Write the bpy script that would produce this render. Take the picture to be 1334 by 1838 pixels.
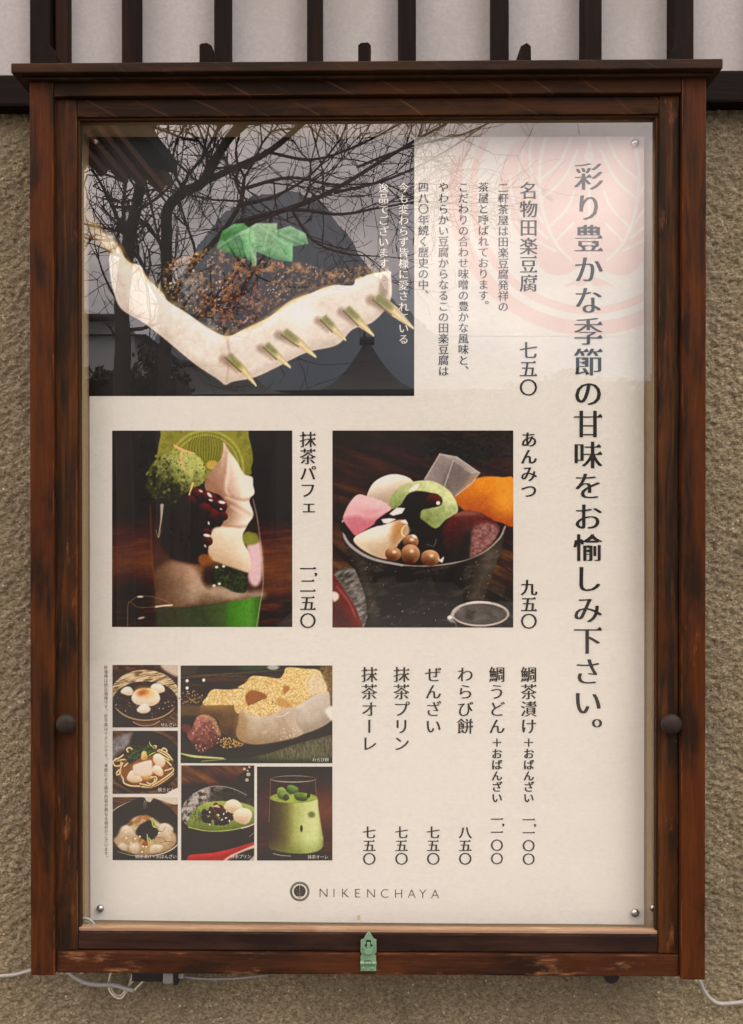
import bpy, bmesh, math, random
import numpy as np
from mathutils import Vector, Matrix

S = bpy.context.scene
for o in list(bpy.data.objects): bpy.data.objects.remove(o)
rad = math.radians
ZC = 1.46                                            # height of the poster's centre above the ground

# ---------------------------------------------------------------- camera
FPX, PCX, PCY = 1590., 667., 919.                    # focal length and centre in pixels of the 1334 x 1838 photograph
CAMP = np.array([.01793, -.94954, .02325+ZC])
def _rot(rx, ry, rz):
    def R(a, i, j):
        m = np.eye(3); c, s = math.cos(a), math.sin(a); m[i, i] = c; m[j, j] = c; m[i, j] = -s; m[j, i] = s; return m
    return R(rz, 0, 1) @ R(rx, 1, 2) @ R(ry, 0, 2)
CM = _rot(-.0037685, -.000041, .0124704)
cam = bpy.data.cameras.new('camera'); co = bpy.data.objects.new('camera', cam); S.collection.objects.link(co)
cam.sensor_fit = 'VERTICAL'; cam.sensor_height = 24; cam.lens = 24*FPX/1838; cam.clip_start = .02; cam.clip_end = 600
m4 = Matrix.Identity(4)
for i in range(3):
    m4[i][0] = CM[i, 0]; m4[i][1] = CM[i, 2]; m4[i][2] = -CM[i, 1]; m4[i][3] = CAMP[i]
co.matrix_world = m4; S.camera = co

# ---------------------------------------------------------------- light
EXPOSURE = 0.09
SUN_EL, SUN_AZ = rad(46), rad(42)                     # azimuth measured from straight out of the wall towards the right
world = bpy.data.worlds.new('World'); S.world = world; world.use_nodes = True
wt = world.node_tree; wt.nodes.clear()
def wn(t, **k):
    n = wt.nodes.new(t)
    for a, b in k.items(): setattr(n, a, b)
    return n
sky = wn('ShaderNodeTexSky', sky_type='NISHITA', sun_disc=False, sun_elevation=SUN_EL, sun_rotation=math.pi-SUN_AZ, air_density=1.0, dust_density=2.0, ozone_density=1.0)
tc = wn('ShaderNodeTexCoord'); mp = wn('ShaderNodeMapping'); mp.inputs['Scale'].default_value = (1, 1, 2.2); mp.inputs['Location'].default_value = (3.1, .4, 1.7)
nz = wn('ShaderNodeTexNoise'); nz.inputs['Scale'].default_value = 2.2; nz.inputs['Detail'].default_value = 6; nz.inputs['Roughness'].default_value = .55
rp = wn('ShaderNodeValToRGB'); rp.color_ramp.elements[0].position = .30; rp.color_ramp.elements[1].position = .50; rp.color_ramp.elements[0].color = (.35, .35, .35, 1)
mx = wn('ShaderNodeMix', data_type='RGBA'); nz2 = wn('ShaderNodeTexNoise'); nz2.inputs['Scale'].default_value = 3.4; nz2.inputs['Detail'].default_value = 5
rp2 = wn('ShaderNodeValToRGB'); rp2.color_ramp.elements[0].position = .47; rp2.color_ramp.elements[1].position = .72; rp2.color_ramp.elements[0].color = (.062, .070, .086, 1); rp2.color_ramp.elements[1].color = (.33, .288, .274, 1)
sc2 = wn('ShaderNodeVectorMath', operation='SCALE'); sc2.inputs['Scale'].default_value = 86.
bg = wn('ShaderNodeBackground'); bg.inputs['Strength'].default_value = .1; ow = wn('ShaderNodeOutputWorld')
L = wt.links.new
L(mp.outputs[0], nz2.inputs['Vector']); sx = wn('ShaderNodeSeparateXYZ'); L(tc.outputs['Generated'], sx.inputs[0])
ma = wn('ShaderNodeMath', operation='MULTIPLY_ADD'); ma.inputs[1].default_value = 1.6; L(sx.outputs['Z'], ma.inputs[0]); mh = wn('ShaderNodeMath', operation='MULTIPLY'); mh.inputs[1].default_value = .5; L(nz2.outputs['Fac'], mh.inputs[0]); L(mh.outputs[0], ma.inputs[2])
mb = wn('ShaderNodeMath', operation='MULTIPLY_ADD'); mb.inputs[1].default_value = -.42; L(sx.outputs['X'], mb.inputs[0]); L(ma.outputs[0], mb.inputs[2])
L(mb.outputs[0], rp2.inputs[0]); L(rp2.outputs[0], sc2.inputs[0]); L(sc2.outputs[0], mx.inputs['B'])
L(tc.outputs['Generated'], mp.inputs['Vector']); L(mp.outputs[0], nz.inputs['Vector']); L(nz.outputs['Fac'], rp.inputs[0])
L(rp.outputs[0], mx.inputs['Factor']); L(sky.outputs[0], mx.inputs['A']); L(mx.outputs['Result'], bg.inputs['Color']); L(bg.outputs[0], ow.inputs[0])
sl = bpy.data.lights.new('sun', 'SUN'); sl.energy = 1.2; sl.angle = rad(28); sl.color = (1, .95, .89)
so = bpy.data.objects.new('sun', sl); S.collection.objects.link(so)
sdir = Vector((math.sin(SUN_AZ)*math.cos(SUN_EL), -math.cos(SUN_AZ)*math.cos(SUN_EL), math.sin(SUN_EL)))
so.rotation_euler = (-sdir).to_track_quat('-Z', 'Y').to_euler(); so.location = sdir*20
S.view_settings.view_transform = 'Standard'; S.view_settings.look = 'None'; S.view_settings.gamma = 1; S.view_settings.use_curve_mapping = False
S.view_settings.exposure = EXPOSURE
S.render.engine = 'CYCLES'
S.cycles.max_bounces = 8; S.cycles.transparent_max_bounces = 12; S.cycles.use_denoising = True

# ---------------------------------------------------------------- measuring: pixel of the photograph -> point on the plane y = Y
def W(px, py, Y=0.):
    px = np.asarray(px, float); py = np.asarray(py, float)
    d = np.stack([(px-PCX)/FPX, np.ones_like(px), -(py-PCY)/FPX], -1) @ CM.T
    t = (Y-CAMP[1])/d[..., 1]
    return CAMP+d*t[..., None]
GLASS_Y = -.022
def RF(px, py, dist):                                # the real point that is seen mirrored in the glass, dist metres in front of it
    p = np.array(W(px, py, GLASS_Y+dist)); p[..., 1] = GLASS_Y-dist; return p

# ---------------------------------------------------------------- helpers
def link(o, parent=None):
    S.collection.objects.link(o)
    if parent: o.parent = parent
    return o
def empty(name, parent=None):
    o = bpy.data.objects.new(name, None); o.empty_display_size = .05; return link(o, parent)
def tag(o, label=None, cat=None, group=None, kind=None):
    for k, v in (('label', label), ('category', cat), ('group', group), ('kind', kind)):
        if v: o[k] = v
    return o
def mesh(name, V, F, mat, parent=None, smooth=False):
    me = bpy.data.meshes.new(name); me.from_pydata([tuple(map(float, v)) for v in V], [], [tuple(map(int, f)) for f in F])
    if smooth: me.polygons.foreach_set('use_smooth', [True]*len(me.polygons))
    me.update(); o = bpy.data.objects.new(name, me); me.materials.append(mat); return link(o, parent)
def from_bm(name, bm, mat, parent=None, smooth=False):
    bmesh.ops.recalc_face_normals(bm, faces=bm.faces)
    me = bpy.data.meshes.new(name); bm.to_mesh(me); bm.free()
    if smooth: me.polygons.foreach_set('use_smooth', [True]*len(me.polygons))
    o = bpy.data.objects.new(name, me); me.materials.append(mat); return link(o, parent)
def box(name, x0, x1, y0, y1, z0, z1, mat, parent=None, bevel=.0012, wob=0, seed=0):
    bm = bmesh.new(); bmesh.ops.create_cube(bm, size=1)
    for v in bm.verts: v.co = ((x0+x1)/2+v.co.x*(x1-x0), (y0+y1)/2+v.co.y*(y1-y0), (z0+z1)/2+v.co.z*(z1-z0))
    if bevel: bmesh.ops.bevel(bm, geom=bm.edges[:], offset=bevel, segments=2, affect='EDGES', profile=.6)
    return from_bm(name, bm, mat, parent)
def pxbox(name, a, b, c, d, y0, y1, mat, parent=None, **k):   # measured on the front face: left, top, right, bottom pixels; y0 front, y1 back
    mx_, my_ = (a+c)/2, (b+d)/2
    return box(name, W(a, my_, y0)[0], W(c, my_, y0)[0], y0, y1, W(mx_, d, y0)[2], W(mx_, b, y0)[2], mat, parent, **k)
def tube(bm, pts, r, n=8):
    pts = [Vector(p) for p in pts]; r = r if isinstance(r, (list, tuple, np.ndarray)) else [r]*len(pts); rings = []
    for i, p in enumerate(pts):
        t = (pts[min(i+1, len(pts)-1)]-pts[max(i-1, 0)]).normalized()
        a = t.cross(Vector((.3, .5, .8))); a.normalize(); b = t.cross(a)
        rings.append([bm.verts.new(p+(a*math.cos(q)+b*math.sin(q))*r[i]) for q in [2*math.pi*k/n for k in range(n)]])
    for A, B in zip(rings, rings[1:]):
        for k in range(n): bm.faces.new((A[k], A[(k+1) % n], B[(k+1) % n], B[k]))
    bm.faces.new(rings[0]); bm.faces.new(rings[-1])
def lathe(bm, prof, c, axis='-y', n=24):                   # prof: (radius, height) ; the axis points out of the wall
    rings = []
    for r, h in prof:
        rings.append([bm.verts.new((c[0]+r*math.cos(q), c[1]-h, c[2]+r*math.sin(q))) for q in [2*math.pi*k/n for k in range(n)]] if r > 1e-6 else [bm.verts.new((c[0], c[1]-h, c[2]))])
    for A, B in zip(rings, rings[1:]):
        for k in range(n):
            if len(B) == 1: bm.faces.new((A[k], A[(k+1) % n], B[0]))
            else: bm.faces.new((A[k], A[(k+1) % n], B[(k+1) % n], B[k]))

# ---------------------------------------------------------------- materials
class NT:
    def __init__(s, name):
        s.m = bpy.data.materials.new(name); s.m.use_nodes = True; s.t = s.m.node_tree; s.t.nodes.clear()
        s.out = s.n('ShaderNodeOutputMaterial')
    def n(s, t, ins=None, **k):
        n = s.t.nodes.new(t)
        for a, b in k.items(): setattr(n, a, b)
        for a, b in (ins or {}).items():
            if isinstance(b, bpy.types.NodeSocket): s.t.links.new(b, n.inputs[a])
            else: n.inputs[a].default_value = b
        return n
    def noise(s, vec, scale, detail=4, rough=.55, dist=0.): return s.n('ShaderNodeTexNoise', {'Vector': vec, 'Scale': scale, 'Detail': detail, 'Roughness': rough, 'Distortion': dist}).outputs['Fac']
    def map(s, vec, sc=(1, 1, 1), loc=(0, 0, 0), rot=(0, 0, 0)): return s.n('ShaderNodeMapping', {'Vector': vec, 'Scale': sc, 'Location': loc, 'Rotation': rot}).outputs[0]
    def ramp(s, fac, stops):
        r = s.n('ShaderNodeValToRGB', {0: fac}); e = r.color_ramp.elements
        while len(e) < len(stops): e.new(.5)
        for k, (p, c) in zip(e, stops): k.position = p; k.color = (*c, 1) if len(c) == 3 else c
        return r.outputs[0]
    def mix(s, f, a, b, bt='MIX'):
        n = s.n('ShaderNodeMix', data_type='RGBA', blend_type=bt)
        for k, v in (('Factor', f), ('A', a), ('B', b)):
            if isinstance(v, bpy.types.NodeSocket): s.t.links.new(v, n.inputs[k])
            else: n.inputs[k].default_value = v if k == 'Factor' else (*v, 1)
        return n.outputs['Result']
    def math(s, op, a, b=0.): return s.n('ShaderNodeMath', {0: a, 1: b}, operation=op).outputs[0]
    def bump(s, h, strength, dist, nrm=None): return s.n('ShaderNodeBump', {'Height': h, 'Strength': strength, 'Distance': dist, **({'Normal': nrm} if nrm else {})}).outputs[0]
    def done(s, col, rough=.5, spec=.5, metal=0., nrm=None, **k):
        b = s.n('ShaderNodeBsdfPrincipled', {'Base Color': col if isinstance(col, bpy.types.NodeSocket) else (*col, 1), 'Roughness': rough, 'Specular IOR Level': spec, 'Metallic': metal, **({'Normal': nrm} if nrm else {}), **k})
        s.t.links.new(b.outputs[0], s.out.inputs[0]); return s.m
def lin(c): c = np.asarray(c, float)/255; return np.where(c <= .04045, c/12.92, ((c+.055)/1.055)**2.4)
BW = ((0, (0, 0, 0)), (1, (1, 1, 1)))

def wood(name, horiz, dark, mid, red, wear, dark_amt=.5, lines=0., wear_amt=.66, rough=.5):
    t = NT(name); tcn = t.n('ShaderNodeTexCoord').outputs['Object']; oi = t.n('ShaderNodeObjectInfo').outputs['Random']
    off = t.n('ShaderNodeVectorMath', {0: (37., 11., 23.)}, operation='SCALE'); t.t.links.new(oi, off.inputs['Scale'])
    v = t.n('ShaderNodeVectorMath', {0: tcn, 1: off.outputs[0]}, operation='ADD').outputs[0]
    g = (.07, 1, 1) if horiz else (1, 1, .07)
    g2 = (.3, 1, 1) if horiz else (1, 1, .3)
    fine = t.noise(t.map(v, g), 420, 5, .6); streak = t.noise(t.map(v, g), 95, 4, .6, .4); patch = t.noise(t.map(v, g2), 24, 5, .62, .3)
    c = t.mix(t.ramp(patch, ((max(0, dark_amt-.07), (1, 1, 1)), (dark_amt+.06, (0, 0, 0)))), mid, dark)
    c = t.mix(t.ramp(streak, ((.48, (0, 0, 0)), (.72, (.75, .75, .75)))), c, red)
    c = t.mix(t.ramp(fine, ((.3, (.45, .45, .45)), (.7, (0, 0, 0)))), c, dark)
    w = t.math('MULTIPLY', t.ramp(t.noise(t.map(v, g2, (5, 2, 9)), 40, 6, .7), ((wear_amt-.04, (0, 0, 0)), (wear_amt+.1, (1, 1, 1)))), t.ramp(fine, ((.35, (0, 0, 0)), (.6, (1, 1, 1)))))
    c = t.mix(w, c, wear)
    if lines:
        wv = t.n('ShaderNodeTexWave', {'Vector': t.map(v, (1, 1, 1.3) if horiz else (1.3, 1, 1), rot=(0, .98 if horiz else 1.1, 0)), 'Scale': 10.5, 'Distortion': 4.5, 'Detail': 1.6, 'Detail Scale': .8, 'Detail Roughness': .45}, wave_type='BANDS', bands_direction='X', wave_profile='SAW').outputs['Fac']
        ln = t.math('MULTIPLY', t.ramp(wv, ((.90, (0, 0, 0)), (.975, (1, 1, 1)), (1., (0, 0, 0)))), t.ramp(t.noise(v, 18, 2), ((.38, (0, 0, 0)), (.6, (1, 1, 1)))))
        c = t.mix(t.math('MULTIPLY', ln, lines), c, wear)
    # scuffed edges
    bev = t.n('ShaderNodeBevel', {'Radius': .0022}, samples=4).outputs[0]; gn = t.n('ShaderNodeNewGeometry').outputs['Normal']
    dot = t.n('ShaderNodeVectorMath', {0: bev, 1: gn}, operation='DOT_PRODUCT').outputs['Value']
    ed = t.math('MULTIPLY', t.ramp(dot, ((.86, (1, 1, 1)), (.99, (0, 0, 0)))), t.ramp(t.noise(t.map(v, g2), 60, 5, .7), ((.5, (0, 0, 0)), (.68, (.8, .8, .8)))))
    c = t.mix(ed, c, wear)
    h = t.math('ADD', t.math('MULTIPLY', fine, .5), streak)
    return t.done(c, t.ramp(streak, ((.2, (rough-.08,)*3), (.8, (rough+.15,)*3))), .06, nrm=t.bump(h, .45, .0012))

M = {}
WEAR = (.30, .115, .04)
M['post'] = wood('stained_wood_upright', False, (.020, .0098, .0056), (.074, .0205, .0054), (.105, .031, .007), WEAR, .47, 0, .70)
M['stile'] = wood('stained_wood_stile', False, (.018, .0112, .0072), (.058, .0190, .0058), (.125, .040, .009), WEAR, .53, 0, .64)
M['rail'] = wood('stained_wood_rail', True, (.017, .0092, .0052), (.047, .0190, .0075), (.074, .027, .0085), (.20, .09, .038), .51, .38, .74)
M['sill'] = wood('stained_wood_sill', True, (.022, .0105, .0065), (.062, .020, .008), (.09, .029, .010), (.34, .155, .075), .48, 0, .61)
M['lowrail'] = wood('stained_wood_lower_rail', True, (.018, .0105, .0085), (.036, .0175, .0115), (.056, .024, .0125), (.16, .08, .042), .54, 0, .70)
M['bead'] = wood('worn_bead', True, (.20, .12, .075), (.33, .21, .13), (.26, .15, .085), (.44, .31, .20), .42, 0, .55)
M['beadd'] = wood('dark_bead', False, (.035, .018, .009), (.055, .02, .007), (.07, .026, .008), (.12, .05, .02), .5, 0, .8)
M['lid'] = wood('lid_wood', True, (.021, .0125, .008), (.037, .0185, .0095), (.062, .026, .0105), (.16, .075, .03), .52, .15, .68)
M['batten'] = wood('lattice_wood', False, (.0065, .0035, .0025), (.0085, .0045, .003), (.028, .012, .006), (.06, .026, .013), .5, 0, .80, .6)
M['battenr'] = wood('lattice_wood_red', False, (.018, .009, .006), (.030, .011, .006), (.045, .014, .006), (.07, .025, .012), .5, 0, .80, .6)
M['beam'] = wood('beam_wood', True, (.006, .0035, .0028), (.008, .0045, .003), (.012, .006, .0035), (.03, .018, .012), .5, 0, .80, .6)
M['inner'] = wood('shaded_casing_wood', False, (.012, .007, .005), (.016, .008, .005), (.02, .01, .006), (.05, .02, .01), .5, 0, .8)  # near black, so shade in the gap round the door is in the colour

def m_paper():
    t = NT('poster_paper'); v = t.n('ShaderNodeTexCoord').outputs['Object']
    f = t.noise(t.map(v, (1, 1, 2.2)), 160, 6, .7); b = t.noise(v, 9, 4, .5)
    c = t.mix(t.ramp(f, ((.3, (.0, .0, .0)), (.75, (1, 1, 1)))), (.745, .70, .622), (.84, .803, .732))
    c = t.mix(t.ramp(b, ((.35, (0, 0, 0)), (.65, (.5, .5, .5)))), c, (.82, .78, .705))
    sp = t.n('ShaderNodeTexVoronoi', {'Vector': v, 'Scale': 55., 'Randomness': 1.}, feature='F1'); r = t.n('ShaderNodeSeparateColor', {0: sp.outputs['Color']}).outputs[0]
    k = t.math('MULTIPLY', t.math('LESS_THAN', sp.outputs['Distance'], .045), t.math('GREATER_THAN', r, .965))
    c = t.mix(k, c, (.16, .12, .09))
    wav = t.noise(t.map(v, (1, 1, 1.6)), 14, 3, .5)
    return t, c, t.bump(f, .12, .0006, t.bump(wav, .25, .004))
t, c, nb = m_paper(); M['paper'] = t.done(c, .55, .25, nrm=nb)
t, c, nb = m_paper(); t.m.name = 'pale_red_print'; al = t.n('ShaderNodeAttribute', attribute_name='Col').outputs['Color']; M['crest'] = t.done(t.mix(al, c, (.80, .505, .45)), .55, .25, nrm=nb)
t = NT('colour_print'); M['print'] = t.done(t.n('ShaderNodeAttribute', attribute_name='Col').outputs['Color'], .5, .3)
t = NT('black_ink'); M['ink'] = t.done((.016, .014, .012), .5, .3)
t = NT('grey_ink'); M['grey'] = t.done((.075, .058, .045), .5, .3)
t = NT('brown_ink'); M['brown'] = t.done((.03, .022, .017), .5, .3)
t = NT('white_print'); M['white'] = t.done((.78, .73, .66), .5, .3)
def m_board():
    t = NT('tan_mount_board'); v = t.n('ShaderNodeTexCoord').outputs['Object']; f = t.noise(v, 300, 4, .7); b = t.noise(v, 12, 3)
    c = t.mix(f, (.52, .375, .21), (.68, .52, .32)); c = t.mix(t.ramp(b, ((.4, (0, 0, 0)), (.7, (.5, .5, .5)))), c, (.54, .39, .22))
    return t.done(c, .8, .2, nrm=t.bump(f, .2, .001))
M['board'] = m_board()
def m_glass():
    t = NT('window_glass'); lw = t.n('ShaderNodeLayerWeight', {'Blend': .5}).outputs['Facing']
    f = t.math('MULTIPLY_ADD', t.math('POWER', lw, 5.), .9); f.node.inputs[2].default_value = .135
    a = t.n('ShaderNodeBsdfTransparent', {'Color': (.965, .975, .965, 1)}); v = t.n('ShaderNodeTexCoord').outputs['Object']
    b = t.n('ShaderNodeBsdfGlossy', {'Color': (1, 1, 1, 1), 'Roughness': .0, 'Normal': t.bump(t.noise(v, 5, 1), .02, .01)})
    m = t.n('ShaderNodeMixShader', {0: f, 1: a.outputs[0], 2: b.outputs[0]}); t.t.links.new(m.outputs[0], t.out.inputs[0]); return t.m
M['glass'] = m_glass()
t = NT('clear_glass_edge'); a = t.n('ShaderNodeBsdfTransparent', {'Color': (1, 1, 1, 1)}); t.t.links.new(a.outputs[0], t.out.inputs[0]); M['glassb'] = t.m
def m_green():
    t = NT('green_enamel'); v = t.n('ShaderNodeTexCoord').outputs['Object']; n1 = t.noise(v, 500, 4, .6); n2 = t.noise(v, 120, 4, .7)
    c = t.mix(n1, (.11, .215, .125), (.18, .31, .185)); c = t.mix(t.ramp(n2, ((.56, (0, 0, 0)), (.72, (.6, .6, .6)))), c, (.12, .10, .05))
    return t.done(c, .42, .5, nrm=t.bump(n2, .15, .0006))
M['green'] = m_green()
t = NT('slot_shade_black'); M['slot_shade'] = t.done((.01, .012, .008), .8, .2)
t = NT('steel_pin'); M['pin'] = t.done((.62, .58, .53), t.ramp(t.noise(t.n('ShaderNodeTexCoord').outputs['Object'], 300, 3), ((.3, (.2,)*3), (.7, (.42,)*3))), .5, 1.)
t = NT('knob_metal'); v = t.n('ShaderNodeTexCoord').outputs['Object']; n1 = t.noise(v, 260, 5, .65); M['knob'] = t.done(t.mix(n1, (.011, .007, .0052), (.032, .021, .0155)), t.ramp(n1, ((.3, (.5,)*3), (.7, (.65,)*3))), .2, nrm=t.bump(n1, .2, .001))
def m_plain(name, a, b, sc, rough=.5, spec=.4, bump=.2, bd=.001, detail=5):
    t = NT(name); v = t.n('ShaderNodeTexCoord').outputs['Object']; n1 = t.noise(v, sc, detail, .65); return t.done(t.mix(n1, a, b), rough, spec, nrm=t.bump(n1, bump, bd))
M['cable'] = m_plain('grey_cable_sheath', (.24, .235, .215), (.42, .41, .38), 180, .45)
M['wire'] = m_plain('white_wire_sheath', (.45, .42, .34), (.72, .69, .58), 240, .4)
M['blackp'] = m_plain('black_rubber', (.008, .007, .006), (.022, .02, .018), 300, .5)
M['greyp'] = m_plain('grey_plastic', (.22, .22, .21), (.36, .36, .34), 200, .5)
M['clearp'] = m_plain('pale_green_tube', (.35, .40, .34), (.60, .64, .57), 200, .2)
M['sticker'] = m_plain('yellowed_tape', (.55, .47, .25), (.75, .68, .44), 500, .5)
def m_plaster():
    t = NT('white_plaster'); v = t.n('ShaderNodeTexCoord').outputs['Object']; f = t.noise(v, 260, 5, .7); b = t.noise(t.map(v, (1, 1, .5)), 11, 5, .6)
    c = t.mix(t.ramp(f, ((.3, (0, 0, 0)), (.7, (1, 1, 1)))), (.37, .350, .338), (.45, .428, .415)); c = t.mix(t.ramp(b, ((.5, (0, 0, 0)), (.75, (.7, .7, .7)))), c, (.32, .295, .275))
    st = t.noise(t.map(v, (1, 1, .8), (4, 4, 4)), 30, 5, .7); c = t.mix(t.ramp(st, ((.68, (0, 0, 0)), (.78, (.5, .5, .5)))), c, (.36, .30, .24))
    return t.done(c, .9, .1, nrm=t.bump(f, .15, .0008))
M['plaster'] = m_plaster()
def m_earth():
    t = NT('earthen_plaster'); v = t.n('ShaderNodeTexCoord').outputs['Object']
    a = t.noise(t.map(v, (1, 1, 1.35)), 270, 5, .72, .6); b = t.noise(v, 9, 4, .55); fi = t.noise(v, 620, 4, .7)
    c = t.ramp(a, ((.28, (.082, .066, .034)), (.45, (.315, .255, .15)), (.64, (.66, .55, .365)))); c = t.mix(t.ramp(b, ((.38, (0, 0, 0)), (.7, (.55, .55, .55)))), c, (.235, .198, .118))
    c = t.mix(t.ramp(fi, ((.25, (.55, .55, .55)), (.5, (0, 0, 0)))), c, (.115, .08, .038))
    vo = t.n('ShaderNodeTexVoronoi', {'Vector': v, 'Scale': 170.}, feature='F1'); r = t.n('ShaderNodeSeparateColor', {0: vo.outputs['Color']}).outputs[0]
    k = t.math('MULTIPLY', t.math('LESS_THAN', vo.outputs['Distance'], .19), t.math('GREATER_THAN', r, .86)); c = t.mix(k, c, (.78, .70, .55))
    stn = t.noise(t.map(v, (1, 1, .35), (7, 1, 3)), 16, 5, .7, .6); c = t.mix(t.ramp(stn, ((.54, (0, 0, 0)), (.74, (.5, .5, .5)))), c, (.13, .10, .06))
    stw = t.noise(t.map(v, (1, 1, 5.5), rot=(0, .45, 0)), 130, 2, .4, .3); c = t.mix(t.ramp(stw, ((.70, (0, 0, 0)), (.76, (.6, .6, .6)))), c, (.52, .42, .25))
    nb = t.bump(fi, .6, .0015, t.bump(a, 1., .007))
    return t.done(c, t.math('SUBTRACT', .9, t.math('MULTIPLY', k, .6)), .2, nrm=nb)
M['earth'] = m_earth()
M['bark'] = m_plain('cherry_bark', (.035, .026, .021), (.11, .080, .062), 40, .8, .2, .5, .01)
M['rooftile'] = m_plain('grey_roof_tile', (.02, .021, .023), (.05, .052, .055), 6, .6, .3, .4, .03)
M['eave'] = m_plain('eave_boards', (.14, .068, .04), (.27, .13, .075), 8, .7, .3, .3, .01)
M['houseWall'] = m_plain('timber_house_wall', (.04, .028, .02), (.09, .065, .048), 4, .8, .2)
M['palewall'] = m_plain('pale_house_wall', (.40, .41, .42), (.55, .56, .57), 2, .8, .2)
M['hedge'] = m_plain('hedge_leaf', (.03, .02, .012), (.09, .045, .025), 14, .7, .3)
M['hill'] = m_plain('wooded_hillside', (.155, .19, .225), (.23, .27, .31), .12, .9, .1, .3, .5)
M['evergreen'] = m_plain('evergreen_leaf', (.018, .026, .014), (.06, .075, .04), 9, .6, .3)
M['ground'] = m_plain('stone_paving', (.10, .09, .078), (.18, .165, .145), 3, .85, .2, .4, .01, 8)
# ---------------------------------------------------------------- printed pictures (a small painter working on numpy grids)
def spline(pts, n=6, closed=True):
    p = np.array(pts, float)
    if len(p) < 3: return p
    if closed: q = np.vstack([p[-1], p, p[0], p[1]])
    else: q = np.vstack([2*p[0]-p[1], p, 2*p[-1]-p[-2]])
    out = []
    for i in range(1, len(q)-2):
        a, b, c, d = q[i-1], q[i], q[i+1], q[i+2]
        for t in np.arange(n)/n:
            out.append(.5*((2*b)+(c-a)*t+(2*a-5*b+4*c-d)*t*t+(3*b-a-3*c+d)*t**3))
    if not closed: out.append(q[-2])
    return np.array(out)

def vnoise(X, Y, seed):
    r = np.random.RandomState(seed); T = r.rand(64, 64)
    xi = np.floor(X).astype(int); yi = np.floor(Y).astype(int)
    fx = X-xi; fy = Y-yi; fx = fx*fx*(3-2*fx); fy = fy*fy*(3-2*fy)
    g = lambda a, b: T[a % 64, b % 64]
    return (g(xi, yi)*(1-fx)+g(xi+1, yi)*fx)*(1-fy)+(g(xi, yi+1)*(1-fx)+g(xi+1, yi+1)*fx)*fy

def fbm(X, Y, seed, o=4):
    s = 0; a = .5; n = 0
    for k in range(o):
        s = s+a*vnoise(X*2**k+k*7.3, Y*2**k+k*3.1, seed+k); n += a; a *= .55
    return s/n

def gblur(m, r):
    if r < .3: return m
    k = int(r*2.6)+1; w = np.exp(-.5*(np.arange(-k, k+1)/r)**2); w /= w.sum()
    def c1(a):
        p = np.pad(a, ((k, k), (0, 0)), 'edge'); o = 0
        for i, x in enumerate(w): o = o+x*p[i:i+a.shape[0]]
        return o
    return c1(c1(m).T).T

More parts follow.
